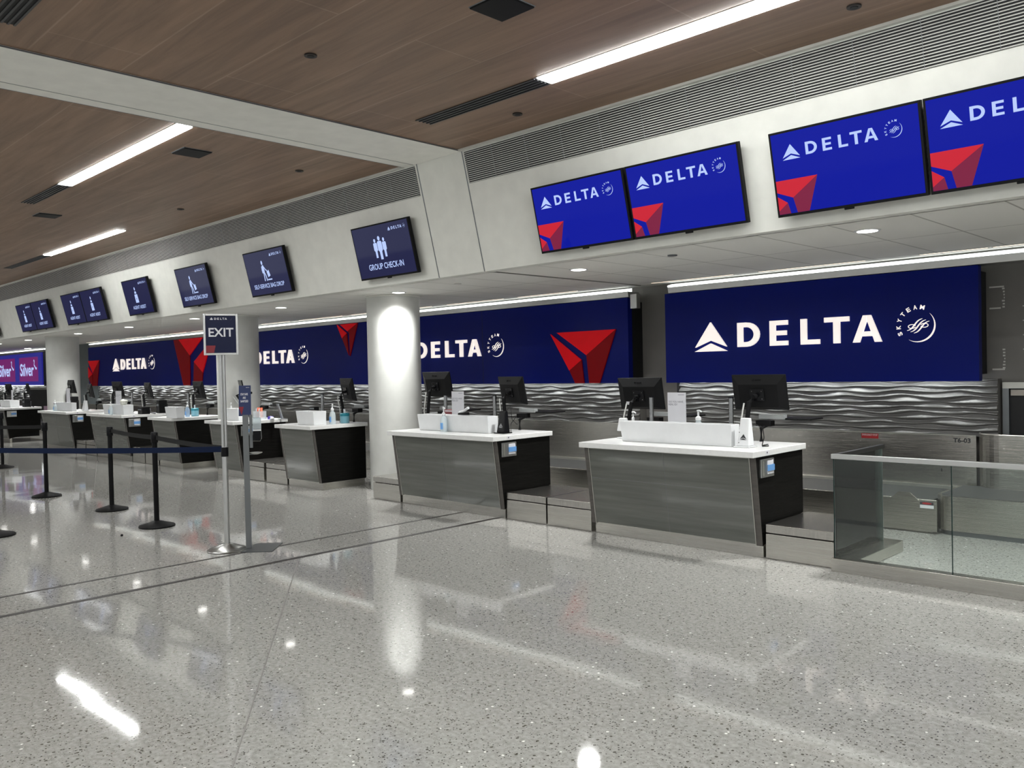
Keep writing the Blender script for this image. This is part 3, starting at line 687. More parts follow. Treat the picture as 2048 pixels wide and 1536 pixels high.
def tv_info(x, label, kind, group):
    o, F = tv_body(x, label, M_scrn, group)
    e0, e1 = .0016, .0022
    full_logo(F, .70, .525, .115, e0, e1, M_scrw, o)
    mb = MB(); cx = .50; P = lambda p: mb.prism(F, p, e0, e1)
    if kind == 'group':
        for dx, sc_, dy in ((-.085, .82, .02), (.085, .82, .02), (0, 1, 0)):
            bx = cx+dx; b0 = .215+dy*1.2; 
            P(oval(bx, b0+.245*sc_, .022*sc_, .027*sc_))
            P([(bx-.042*sc_, b0+.20*sc_), (bx-.030*sc_, b0+.214*sc_), (bx+.030*sc_, b0+.214*sc_), (bx+.042*sc_, b0+.20*sc_), (bx+.042*sc_, b0+.11*sc_), (bx+.022*sc_, b0+.09*sc_), (bx+.022*sc_, b0), (bx-.022*sc_, b0), (bx-.022*sc_, b0+.09*sc_), (bx-.042*sc_, b0+.11*sc_)])
        txt2 = 'GROUP CHECK-IN'; tw = (.21, .87)
    elif kind == 'bag':
        P(oval(cx-.035, .455, .02, .03)); P([(cx-.06, .40), (cx-.03, .425), (cx-.005, .415), (cx+.0, .33), (cx-.045, .31)])
        mb.strip2d(F, [(cx-.055, .405), (cx-.062, .35), (cx-.055, .31)], .016, e0, e1)
        mb.strip2d(F, [(cx-.01, .40), (cx+.03, .355), (cx+.06, .335)], .016, e0, e1)
        mb.strip2d(F, [(cx-.03, .33), (cx-.035, .26), (cx-.04, .20)], .02, e0, e1)
        mb.strip2d(F, [(cx-.02, .33), (cx+.01, .27), (cx+.02, .20)], .02, e0, e1)
        P([(cx+.045, .325), (cx+.105, .345), (cx+.125, .265), (cx+.065, .245)]); P([(cx+.04, .205), (cx+.15, .205), (cx+.15, .222), (cx+.04, .222)])
        txt2 = 'SELF-SERVICE BAG DROP'; tw = (.13, .93)
    else:
        P(oval(cx-.0, .46, .022, .03)); P([(cx-.04, .375), (cx-.028, .415), (cx+.028, .415), (cx+.04, .375)]); 
        P([(cx-.065, .215), (cx+.065, .215), (cx+.058, .362), (cx-.058, .362)])
        txt2 = 'AGENT ASSIST'; tw = (.25, .80)
    mb.build('pictogram', M_scrw, o)
    if kind == 'agent':
        mb = MB(); mb.prism(F, [(cx-.014, .27), (cx+.014, .27), (cx, .31)], .0023, .0026); mb.build('small_mark', M_scrn, o)
    mb = MB(); txt(mb, F, txt2, tw[0], .105, tw[1], .165 if kind != 'group' else .175, .0022, .012); mb.build('caption', M_scrw, o)
tv_logo(-1.957+.012, 'bright blue logo screen cut by the right frame edge')
tv_logo(-3.045, 'bright blue logo screen second from the right')
tv_logo(-4.385, 'bright blue logo screen, right one of the pair nearest the beam')
tv_logo(-5.495, 'bright blue logo screen nearest the beam, leftmost of four')
tv_info(-8.46, 'dark blue screen reading GROUP CHECK-IN', 'group', 'information screens')
tv_info(-11.12, 'dark screen reading SELF-SERVICE BAG DROP, the nearer of two', 'bag', 'information screens')
tv_info(-13.37, 'dark screen reading SELF-SERVICE BAG DROP, the farther of two', 'bag', 'information screens')
tv_info(-15.57, 'dark screen reading AGENT ASSIST hanging alone', 'agent', 'information screens')
tv_info(-17.70, 'dark agent assist screen, right one of the nearer pair', 'agent', 'information screens')
tv_info(-18.80, 'dark agent assist screen, left one of the nearer pair', 'agent', 'information screens')
tv_info(-20.78, 'dark agent assist screen, right one of the farthest pair', 'agent', 'information screens')
tv_info(-21.88, 'dark agent assist screen, left one of the farthest pair', 'agent', 'information screens')
tv_info(-24.9, 'dark screen beyond the farthest pair, at the left frame edge', 'agent', 'information screens')

# ================================================================== GLASS BARRIER
o = thing('glass_barrier', 'low glass barrier with steel top rail and curb at the right edge', 'barrier', (-2.75, 6.27, 0))
MB().box(-2.765, X1, 6.262, 6.35, 0, .104).build('front_curb', M_steel, o, bevel=.003)
MB().box(-2.765, -2.60, 6.352, 7.30, 0, .092).build('side_curb', M_steel, o, bevel=.003)
MB().box(-2.737, -1.914, 6.284, 6.296, .10, .87).build('front_glass', M_glass, o)
MB().box(-1.906, X1, 6.284, 6.296, .10, .87).build('front_glass', M_glass, o)
MB().box(-2.745, -2.733, 6.298, 7.22, .09, .87).build('side_glass', M_glass, o)
M_gedge = mat('green_glass_edge', (.006, .02, .018), .2)
MB().box(-2.746, -2.738, 6.282, 6.297, .104, .865).build('glass_edge', M_gedge, o)
MB().box(-2.745, -2.733, 7.221, 7.224, .09, .865).build('glass_edge', mat('pale_glass_edge', (.25, .32, .30), .2), o)
MB().box(-1.9135, -1.9065, 6.285, 6.295, .104, .865).build('glass_joint', M_gedge, o)
MB().box(-2.758, X1, 6.272, 6.308, .863, .899).build('top_rail', M_alu, o, bevel=.002)
MB().box(-2.758, -2.722, 6.308, 7.255, .863, .897).build('side_rail', mat('dark_steel_rail', (.07, .07, .07), .35, .8), o, bevel=.002)

# ================================================================== QUEUE POSTS
def post(x, y, label, wide=False):
    o = thing('queue_post', label, 'post', (x, y, 0), 'black queue posts')
    MB().lathe((x, y, 0), [(.182, 0), (.185, .012), (.178, .02), (.09, .045), (.03, .066)], 40).build('base', M_blk, o, smooth=True)
    MB().cyl((x, y, .035), .0265, .865, 20).build('tube', M_blk, o, smooth=True)
    MB().lathe((x, y, .90), [(.033, 0), (.037, .01), (.037, .10), (.033, .112)], 20).build('belt_head', M_blk2, o, smooth=True)
    return o
post(-12.61, 3.72, 'black queue post farthest left in view')
post(-10.62, 3.85, 'black queue post in the middle of the three')
post(-9.03, 3.73, 'black queue post nearest the exit sign stand')
post(-9.87, 2.42, 'black queue post cut by the left frame edge, only its base showing')
def belt(a, b, z0, z1, m, label, h=.048, sag=.01):
    a = Vector(a); b = Vector(b); n = 14; mb = MB(); d = (b-a).normalized(); nr = Vector((-d.y, d.x, 0))*.001
    vs = []; fs = []
    for i in range(n+1):
        t = i/n; p = a.lerp(b, t); z = z0+(z1-z0)*t-sag*4*t*(1-t)
        for q in (p-nr, p+nr): vs += [(q.x, q.y, z-h/2), (q.x, q.y, z+h/2)]
    for i in range(n):
        k = 4*i; fs += [(k, k+4, k+5, k+1), (k+3, k+7, k+6, k+2), (k+1, k+5, k+7, k+3), (k, k+2, k+6, k+4)]
    mb.quad_verts(vs, fs)
    tag(mb.build('queue_belt', m, origin=(a.x, a.y, z0)), label, 'belt', 'retractable queue belts')
belt((-7.31, 3.63, 0), (-9.835, 2.435, 0), .925, .885, M_blue, 'navy blue belt running from the exit sign stand to the left frame edge', h=.052)
belt((-9.0, 3.73, 0), (-7.32, 3.66, 0), .955, .93, M_web, 'black belt between the nearest black post and the exit sign stand')
belt((-10.585, 3.85, 0), (-9.065, 3.735, 0), .965, .955, M_web, 'black belt between the middle and the nearest black post')
belt((-12.64, 3.70, 0), (-14.4, 2.9, 0), .955, .955, M_web, 'black belt running left from the farthest black post')
belt((-17.4, 4.4, 0), (-14.43, 3.0, 0), .90, .93, M_web, 'black belt farther back at the left frame edge')
post(-14.42, 2.9, 'black queue post outside the left frame edge, first'); post(-17.45, 4.43, 'black queue post outside the left frame edge, second')

# ------------------------------------------------------------------ exit sign stand
ex, ey = -7.27, 3.64
o = thing('exit_sign_stand', 'silver floor stand holding a navy EXIT sign', 'sign', (ex, ey, 0))
MB().lathe((ex, ey, 0), [(.172, 0), (.178, .006), (.172, .014), (.055, .058), (.035, .066)], 48).build('base', mat('spun_steel', (.36, .36, .35), .28, 1.0), o, smooth=True)
MB().cyl((ex, ey, .045), .0255, .905, 24).build('lower_tube', M_alu, o, smooth=True)
vd = Vector((-ex, -ey, 0)).normalized(); sd = Vector((-vd.y, vd.x, 0))
FS = Frame((ex, ey, 0), sd, (0, 0, 1))
for s in (-1, 1):
    MB().cyl(FS.p(s*.0135, .95, 0), .0125, .85, 16).build('upper_tube', M_alu, o, smooth=True)
MB().cyl((ex, ey, .86), .034, .085, 16).build('belt_clip', M_blk2, o, smooth=True)
FS = Frame(Vector((ex, ey, 0))+vd*.02+sd*-.005, sd, (0, 0, 1))
mb = MB(); a0, a1, b0, b1 = -.150, .150, 1.788, 2.165; w = .020
mb.fbox(FS, a0, a0+w, b0, b1, -.012, .012); mb.fbox(FS, a1-w, a1, b0, b1, -.012, .012); mb.fbox(FS, a0+w, a1-w, b0, b0+w, -.012, .012); mb.fbox(FS, a0+w, a1-w, b1-w, b1, -.012, .012)
mb.build('sign_frame', M_alu, o, bevel=.003)
s_ = MB().fbox(FS, a0+w, a1-w, b0+w, b1-w, -.008, .004).build('sign_face', M_signprint, o)
mb = MB(); txt(mb, FS, 'EXIT', -.105, 1.955, .11, 2.035, .0050, .02); mb.build('lettering', M_signwhite, s_)
mb = MB(); logo_triangle(mb, FS, -.092, 2.108, .065, .0042, .005); logo_word(mb, FS, -.092, 2.106, .066, .0042, .005); mb.build('airline_name', M_signwhite, s_)
mb = MB(); logo_ring(mb, FS, .085, 2.118, .011, .0042, .005); mb.build('alliance_emblem', M_greymet, s_)
mb = MB(); mb.prism(FS, [(a0+w, 1.875), (-.048, 1.875), (-.062, 1.81), (a0+w, 1.81)], .0042, .005); mb.build('red_shape', M_signred, s_)

# ------------------------------------------------------------------ sanitizer stand
sx, sy = -7.17, 3.80
o = thing('sanitizer_stand', 'grey hand sanitizer stand with navy sign beside the exit sign stand', 'sanitizer stand', (sx, sy, 0))
vd2 = Vector((-sx, -sy, 0)).normalized(); sd2 = Vector((-vd2.y, vd2.x, 0))
FS = Frame((sx, sy, 0), sd2, (0, 0, 1))
FP = Frame((sx, sy, 0), sd2, Vector((0, 0, 1)).cross(sd2)*1.0)
bp = [(-7.335, 3.93), (-7.07, 3.60), (-6.97, 3.78), (-6.93, 4.03), (-7.20, 4.13)]
bp = [(-7.06, 3.66), (-6.86, 3.86), (-7.14, 4.13), (-7.31, 3.95)]
MB().prism(FZ, bp, 0, .007).build('base_plate', mat('dark_plate', (.10, .105, .11), .35, .6), o)
MB().fbox(FS, -.026, .026, .007, 1.235, -.02, .02).build('pole', M_sgrey, o, bevel=.002)
b_ = MB().hexa([FS.p(-.058, 1.225, .012), FS.p(.052, 1.225, .012), FS.p(.052, 1.225, -.006), FS.p(-.058, 1.225, -.006)], [FS.p(-.05, 1.505, .012), FS.p(.055, 1.505, .012), FS.p(.055, 1.505, -.006), FS.p(-.05, 1.505, -.006)]).build('sign_board', mat('navy_board', lin(38, 52, 96), .4), o)
mb = MB()
for k, t_ in enumerate(('STAY SAFE', 'AND', 'SANITIZED')):
    w_ = (.032, .013, .034)[k]; txt(mb, FS, t_, -.005-w_, 1.415-.032*k, -.005+w_, 1.435-.032*k, .0135, .02)
txt(mb, FS, 'DELTA', .012, 1.483, .042, 1.489, .0135, .02)
mb.build('lettering', M_signwhite, b_)
mb = MB(); mb.prism(FS, [(-.055, 1.31), (-.012, 1.31), (-.032, 1.235)], .0125, .0135); mb.build('red_shape', M_signred, b_)
MB().fbox(FS, .032, .060, .93, 1.235, -.015, .015).build('bracket', M_sgrey, o, bevel=.002)
d_ = MB().fbox(FS, .062, .137, 1.10, 1.205, -.05, .05).build('gel_container', M_bottle, o, bevel=.008)
MB().fbox(FS, .062, .135, 1.085, 1.10, -.045, .045).build('container_foot', M_wht, o)
MB().fbox(FS, .062, .128, 1.00, 1.084, -.04, .04).build('pump_box', M_blk2, o, bevel=.004)
mb = MB(); mb.tube([FS.p(.135, 1.09, 0), FS.p(.137, 1.01, 0), FS.p(.125, .99, 0), FS.p(.062, .992, 0)], .004); mb.build('pump_lever', M_chrome, o)
MB().lathe(FS.p(.085, .868, 0), [(.02, 0), (.055, .012), (.058, .018)], 20).build('drip_tray', M_alu, o, smooth=True)
MB().fbox(FS, .02, .07, .866, .872, -.012, .012).build('tray_arm', M_sgrey, o)

# ================================================================== THINGS ON THE DESKS
def tray(x0, x1, y0, y1, label, h=.19):
    o = thing('desk_tray', label, 'tray', ((x0+x1)/2, (y0+y1)/2, ZT), 'white counter boxes')
    z0, z1 = ZT+.001, ZT+h; f = .018
    def ring(a, b, c, d, z): return [(a, c, z), (b, c, z), (b, d, z), (a, d, z)]
    w = .008
    mb = MB(); bo = ring(x0+f, x1-f*.3, y0+f, y1, z0); to = ring(x0, x1, y0, y1, z1); ti = ring(x0+w, x1-w, y0+w, y1-w, z1); bi = ring(x0+f+w, x1-f*.3-w, y0+f+w, y1-w, z0+.01)
    vs = bo+to+ti+bi; fs = [(3, 2, 1, 0)]
    for i in range(4):
        j = (i+1) % 4; fs += [(i, j, 4+j, 4+i), (4+i, 4+j, 8+j, 8+i), (8+i, 8+j, 12+j, 12+i)]
    fs.append((12, 13, 14, 15)); mb.quad_verts(vs, fs); mb.build('shell', M_wht, o, bevel=.003)
    MB().box(x0+f+w+.01, x1-w-.03, y0+f+w+.01, y1-w-.02, z0+.011, z1-.03).build('contents', M_paper, o)
    return o
tray(-4.90, -3.71, 6.455, 6.60, 'long white counter box on the nearest desk')
tray(-7.965, -6.735, 6.47, 6.635, 'long white counter box on the second desk')
tray(-10.445, -10.0, 6.30, 6.51, 'small white counter box on the third desk')
tray(-12.60, -12.2, 6.34, 6.52, 'small white counter box on the fourth desk')
tray(-14.54, -14.11, 6.20, 6.36, 'small white counter box on the fifth desk')
tray(-17.66, -16.62, 6.28, 6.48, 'long white counter box on the sixth desk')
tray(-20.92, -19.72, 6.36, 6.47, 'long white counter box on the seventh desk')
tray(-25.5, -24.6, 6.45, 6.68, 'long white counter box on the farthest desk')

def pump_bottle(x, y, z, label, h=.29, r=.032, gel=None, round_=False, stickers=True):
    o = thing('pump_bottle', label, 'bottle', (x, y, z), 'hand sanitizer pump bottles'); b = h*.66
    prof = [(r*.92, 0), (r, .01), (r, b*.62), (r*.82, b*.82), (r*.42, b*.94), (r*.42, b)] if not round_ else [(r*.9, 0), (r*1.15, .03), (r*1.15, b*.45), (r*.9, b*.72), (r*.4, b*.94), (r*.4, b)]
    MB().lathe((x, y, z+.001), prof, 20).build('bottle', gel or M_bottle, o, smooth=True)
    MB().lathe((x, y, z+b), [(r*.5, 0), (r*.5, h*.08), (r*.26, h*.12), (r*.16, h*.13), (r*.16, h*.27)], 16).build('pump_collar', M_wht, o, smooth=True)
    mb = MB(); mb.tube([(x-.012, y, z+h*.95), (x+.012, y, z+h*.96), (x+.045, y-.02, z+h*.93)], .0075); mb.build('nozzle', M_wht, o, smooth=True)
    if stickers:
        lbl = MB(); n = 8; a0 = R(215)
        for i in range(n):
            a, c = a0+R(90)*i/n, a0+R(90)*(i+1)/n; rr = r*1.03
            lbl.quad_verts([(x+rr*math.cos(a), y+rr*math.sin(a), z+.03), (x+rr*math.cos(c), y+rr*math.sin(c), z+.03), (x+rr*math.cos(c), y+rr*math.sin(c), z+b*.55), (x+rr*math.cos(a), y+rr*math.sin(a), z+b*.55)], [(0, 1, 2, 3)])
        lbl.build('label', M_lblue, o)
    return o
pump_bottle(-7.43, 6.43, ZT, 'clear pump bottle standing in front of the white box on the second desk', h=.29, r=.042)
pump_bottle(-10.0, 6.61, ZT, 'clear pump bottle beside the teal wipes tub on the third desk', h=.29, r=.045)
pump_bottle(-14.38, 6.53, ZT, 'pale blue pump bottle on the fifth desk', h=.27, r=.042, gel=M_bottleb)
pump_bottle(-17.05, 6.213, ZT, 'pale pump bottle in front of the box with gloves on the sixth desk', h=.25, r=.04)
pump_bottle(-20.55, 6.29, ZT, 'pale pump bottle in front of the box on the seventh desk', h=.25, r=.04)
pump_bottle(-4.245, 6.80, ZT, 'round clear pump bottle behind the box on the nearest desk, right of the paper sign', h=.30, r=.055, round_=True, stickers=False)
pump_bottle(-4.99, 6.80, ZT, 'small white pump bottle behind the left end of the box on the nearest desk', h=.27, r=.028, gel=M_wht, stickers=False)
pump_bottle(-12.96, 6.62, ZT, 'white topped pump bottle standing behind the box on the fourth desk', h=.27, r=.03, gel=M_wht, stickers=False)
def wipes(x, y, label):
    o = thing('wipes_tub', label, 'wipes tub', (x, y, ZT), 'teal wipes tubs')
    MB().lathe((x, y, ZT+.001), [(.062, 0), (.065, .005), (.065, .10)], 28).build('tub', mat('pale_teal_tub', lin(110, 160, 175), .35), o, smooth=True)
    MB().lathe((x, y, ZT+.10), [(.068, 0), (.068, .035), (.06, .042), (.03, .044)], 28).build('lid', M_tealp, o, smooth=True)
    MB().box(x-.02, x+.012, y-.006, y+.006, ZT+.14, ZT+.20).build('wipe', M_paper, o)
wipes(-10.04, 6.84, 'teal lidded wipes tub on the third desk'); wipes(-14.50, 6.72, 'teal lidded wipes tub on the fifth desk')

def paper_sign(x, y, label, w=.19, h=.27, z=1.08, text=True):
    o = thing('sign_holder', label, 'sign', (x, y, ZT), 'white paper sign holders'); F = wallframe(y)
    MB().fbox(F, x, x+w, z, z+h, -.004, 0).build('sheet', M_paper, o)
    MB().box(x+w/2-.02, x+w/2+.02, y+.005, y+.045, ZT+.001, z+.02).build('foot', M_wht, o)
    mb = MB()
    if text:
        txt(mb, F, 'DO YOU HAVE', x+.012, z+h*.66, x+w*.86, z+h*.725, .001, .01); txt(mb, F, 'REAL ID?', x+.012, z+h*.57, x+w*.54, z+h*.635, .001, .01)
    mb.fbox(F, x+w*.58, x+w*.92, z+h*.915, z+h*.93, .0005, .001)
    mb.build('heading', M_greyink, o)
paper_sign(-4.527, 6.72, 'white paper sign reading DO YOU HAVE REAL ID on the nearest desk', w=.20, z=1.065, h=.282)
paper_sign(-7.611, 6.72, 'white paper sign reading DO YOU HAVE REAL ID on the second desk', w=.215, z=1.07, h=.28)
paper_sign(-17.64, 6.53, 'white paper sign standing behind the box on the sixth desk', w=.30, z=1.07, h=.27)
paper_sign(-20.83, 6.62, 'narrow white paper sign behind the box on the seventh desk', w=.24, z=1.05, h=.34, text=False)
paper_sign(-25.5, 6.73, 'narrow white paper sign behind the box on the farthest desk', w=.16, z=1.0, h=.34, text=False)

def reader(x, y, m, mark, label, w=.10, h=.25, flip=1):
    o = thing('card_reader', label, 'card reader', (x, y, ZT), 'tall card readers')
    MB().hexa([(x-w*.6, y-.045, ZT+.012), (x+w*.6, y-.045, ZT+.012), (x+w*.6, y+.05, ZT+.012), (x-w*.6, y+.05, ZT+.012)], [(x-w*.42, y-.005, ZT+h), (x+w*.42, y-.005, ZT+h), (x+w*.42, y+.04, ZT+h), (x-w*.42, y+.04, ZT+h)]).build('body', m, o, bevel=.008)
    MB().box(x-w*.85, x+w*.7, y-.065, y+.075, ZT+.001, ZT+.012).build('foot', m, o, bevel=.003)
    if mark is not None:
        F = Frame((x, y-.0455, ZT+.012), (1, 0, 0), (0, .04, h-.012))
        mb = MB(); s = .14; logo_triangle(mb, F, -.22*s, .055, s, .001, .0025); mb.build('triangle_logo', mark, o)
        mb = MB()
        for b in (.03, .118): mb.prism(F, oval(-w*.42, b, .004, .004, 10), .0, .0025)
        mb.build('screw', M_ink, o)
reader(-3.60, 6.50, M_wht, M_ink, 'white card reader with black triangle logo at the right end of the nearest desk', w=.095)
reader(-6.60, 6.575, M_blk2, mat('grey_mark', (.25, .25, .26), .4), 'black card reader with grey triangle logo on the second desk')
o = thing('card_reader', 'plain white card reader on a stalk at the left end of the nearest desk', 'card reader', (-5.07, 6.75, ZT), 'tall card readers')
MB().hexa([(-5.13, 6.71, ZT+.07), (-5.02, 6.71, ZT+.07), (-5.02, 6.77, ZT+.07), (-5.13, 6.77, ZT+.07)], [(-5.115, 6.73, ZT+.20), (-5.035, 6.73, ZT+.20), (-5.035, 6.77, ZT+.20), (-5.115, 6.77, ZT+.20)]).build('body', M_wht, o, bevel=.008)
MB().cyl((-5.05, 6.75, ZT+.001), .012, .08, 12).build('stalk', M_wht, o)
MB().cyl((-5.05, 6.72, ZT+.001), .07, .008, 28).build('foot', M_wht, o, smooth=True)
reader(-19.6, 6.60, M_wht, None, 'plain white card reader at the right end of the seventh desk', w=.12, h=.23)

def chrome_post(x, y, label, h=.40, m=None):
    o = thing('chrome_post', label, 'post', (x, y, ZT), 'upright steel posts behind the counter boxes')
    MB().cyl((x, y, ZT), .022, h, 20).build('tube', m or M_chrome, o, smooth=True)
    MB().cyl((x, y, ZT+.001), .035, .012, 20).build('flange', M_greymet, o, smooth=True)
    MB().cyl((x, y, ZT+h), .024, .01, 20).build('cap', M_blk2, o, smooth=True)
for x, y, lb in ((-4.84, 6.9, 'upright steel post on the left half of the nearest desk'), (-3.96, 6.9, 'upright steel post on the right half of the nearest desk'), (-7.93, 6.9, 'upright steel post on the left half of the second desk'), (-7.055, 6.9, 'upright steel post on the right half of the second desk'), (-10.69, 6.9, 'upright steel post on the third desk'), (-15.14, 6.9, 'upright steel post on the fifth desk'), (-17.75, 6.9, 'upright steel post on the sixth desk')):
    chrome_post(x, y, lb)

# monitors on arms, seen from behind
def monitor(x, z, yaw, label, y=7.0, w=.53, h=.325, sticker=False, desk_y=6.93, base=ZT+.001):
    """x, z = top left corner on the plane y"""
    o = thing('monitor', label, 'monitor', (x+w/2, y, base), 'black desk monitors seen from behind')
    tilt = R(11); c, s = math.cos(yaw), math.sin(yaw)
    r_ = Vector((c, -s, 0)); n0 = Vector((-s, -c, 0)); u_ = Vector((0, 0, 1))*math.cos(tilt)+n0*math.sin(tilt)
    F = Frame(Vector((x, y, z))-u_*h, r_, u_)
    MB().fbox(F, 0, w, 0, h, -.018, -.002).build('screen_casing', M_blk, o, bevel=.003)
    i = .075
    MB().hexa([F.p(.004, .004, -.002), F.p(w-.004, .004, -.002), F.p(w-.004, h-.004, -.002), F.p(.004, h-.004, -.002)],
              [F.p(i, .03, .03), F.p(w-i, .03, .03), F.p(w-i, h-.085, .03), F.p(i, h-.085, .03)]).build('back_shell', M_blk, o)
    MB().fbox(F, w*.36, w*.62, h*.28, h*.62, .03, .042).build('mount_plate', M_blk2, o)
    mb = MB()
    for a in (.40, .58):
        for b in (.34, .56): mb.prism(F, oval(w*a, h*b, .004, .004, 8), .042, .045)
    mb.build('screw', M_chrome, o)
    mb = MB(); mb.prism(F, oval(w*.42, h*.86, .009, .009, 12), .012, .020); mb.fbox(F, w*.46, w*.56, h*.85, h*.88, .012, .0195); mb.build('maker_mark', M_blk2, o)
    if sticker:
        MB().fbox(F, w*.18, w*.32, h*.16, h*.26, .030, .0315).build('sticker', M_paper, o)
    p0 = F.p(w*.47, h*.42, .045); px_, py_ = p0.x-.02, desk_y
    mb = MB(); mb.tube([(px_-.05, py_, base), (px_-.04, py_, base+.18), (px_-.02, p0.y-.045, p0.z-.05), (p0.x, p0.y-.03, p0.z), p0], .021, 10); mb.build('arm', M_blk, o, smooth=True)
    mb = MB(); mb.tube([(px_-.085, py_-.02, base+.10), (px_-.08, py_-.03, base+.2), (px_-.06, p0.y-.07, p0.z-.06)], .0075); mb.build('cable', mat('grey_cable', (.5, .5, .48), .5), o, smooth=True)
    MB().cyl((px_-.05, py_, base), .05, .015, 20).build('arm_foot', M_blk, o, smooth=True)
    return o
MON = [(-4.01, 1.50, 0, 'black monitor on the right half of the nearest desk', 0), (-5.33, 1.482, -.03, 'black monitor with a white sticker on the left half of the nearest desk', 1), (-8.50, 1.585, .0, 'black monitor on the second desk touching the column outline', 0), (-7.10, 1.513, .23, 'black turned monitor on the right half of the second desk', 0),
       (-10.385, 1.521, .28, 'black turned monitor on the third desk', 0), (-15.18, 1.506, .12, 'black monitor on the fifth desk', 0), (-17.39, 1.492, .18, 'black monitor on the right half of the sixth desk', 0), (-18.37, 1.524, 0, 'black monitor at the left end of the sixth desk', 2), (-20.62, 1.477, .17, 'black monitor at the right end of the seventh desk', 0),
       (-21.99, 1.575, .03, 'black monitor in front of the third column', 0), (-26.03, 1.503, 0, 'black monitor on the farthest desk, left one', 2), (-25.19, 1.507, .17, 'black monitor on the farthest desk, right one', 0)]
for x, z, yw, lb, stk in MON: monitor(x, z, yw, lb, sticker=stk == 1, y=6.72 if stk == 2 else 7.0, desk_y=6.68 if stk == 2 else 6.93)

# small touch tablet on an arm above the fourth desk
o = thing('tablet', 'small black tablet on a bent arm in front of the second column', 'tablet', (-13.1, 7.0, ZT))
F = Frame((-13.40, 7.02, 1.32), (math.cos(.30), -math.sin(.30), 0), (0, -.22, 1))
MB().fbox(F, 0, .30, 0, .20, -.02, 0).build('tablet_body', M_blk2, o, bevel=.004)
F = Frame((-13.22, 7.0, 1.23), (math.cos(.30), -math.sin(.30), 0), (0, -.22, 1))
MB().fbox(F, 0, .26, 0, .16, -.05, -.02).build('card_slot', M_blk, o, bevel=.004)
mb = MB(); mb.tube([(-12.95, 6.95, ZT), (-13.05, 6.95, 1.02), (-13.35, 6.93, 1.26), (-13.2, 7.0, 1.31), (-13.05, 7.04, 1.30)], .02, 10); mb.build('arm', M_blk, o, smooth=True)
mb = MB(); mb.tube([(-12.99, 6.9, ZT), (-13.1, 6.9, 1.02), (-13.38, 6.88, 1.24)], .007); mb.build('cable', M_alu, o, smooth=True)

# keyboard shelves with a grey printer, on the agents' side
def shelf(x, label, z=1.09, y=7.12):
    o = thing('keyboard_shelf', label, 'keyboard', (x, y, ZT), 'keyboard shelves behind the desks')
    MB().hexa([(x, y, z), (x+.42, y-.02, z), (x+.42, y+.24, z), (x, y+.24, z)], [(x, y, z+.016), (x+.42, y-.02, z+.016), (x+.42, y+.24, z+.016), (x, y+.24, z+.016)]).build('keyboard', M_blk, o, bevel=.003)
    MB().box(x-.07, x+.18, y-.03, y+.03, z+.004, z+.045).build('receipt_printer', mat('grey_plastic', (.24, .25, .25), .45), o, bevel=.004)
    mb = MB(); mb.tube([(x-.03, 7.06, ZT), (x-.03, y-.06, z-.08), (x+.04, y, z-.03)], .018, 8); mb.build('support', M_blk, o, smooth=True)
    MB().box(x-.09, x+.06, y-.05, y+.03, z-.06, z-.01).build('clamp', M_blk, o, bevel=.004)
for x, lb in ((-3.72, 'black keyboard shelf with grey printer right of the nearest desk monitor'), (-4.93, 'black keyboard shelf with grey printer under the stickered monitor'), (-6.78, 'black keyboard shelf right of the turned monitor on the second desk'), (-8.2, 'black keyboard shelf behind the left part of the second desk'), (-10.1, 'black keyboard shelf behind the third desk'), (-12.75, 'black keyboard shelf behind the fourth desk'), (-14.7, 'black keyboard shelf behind the fifth desk'), (-16.9, 'black keyboard shelf behind the sixth desk'), (-18.55, 'black keyboard shelf at the left end of the sixth desk'), (-20.2, 'black keyboard shelf behind the seventh desk')):
    shelf(x, lb)
# box printers and phones standing on the far desks
for x, y, w, h, lb in ((-16.5, 6.98, .13, .26, 'black box printer right of the white box on the sixth desk'), (-16.55, 6.65, .22, .14, 'low black device with cables at the right end of the sixth desk'), (-21.05, 6.85, .16, .30, 'black device in front of the third column on the seventh desk'), (-24.6, 6.85, .2, .22, 'black device on the farthest desk right of its white box')):
    o = thing('ticket_printer', lb, 'printer', (x, y, ZT))
    MB().box(x-w/2, x+w/2, y-.08, y+.08, ZT, ZT+h).build('housing', M_blk, o, bevel=.012)
    MB().box(x-w/3, x+w/3, y-.084, y-.07, ZT+h*.55, ZT+h*.7).build('paper_slot', M_greymet, o)
    mb = MB(); mb.tube([(x+w/2-.005, y, ZT+h*.5), (x+w/2+.08, y+.05, ZT+h*.7), (x+w/2+.16, y+.02, ZT+.03), (x+w/2+.3, y+.05, ZT+.012)], .009); mb.build('cable', M_blk, o, smooth=True)

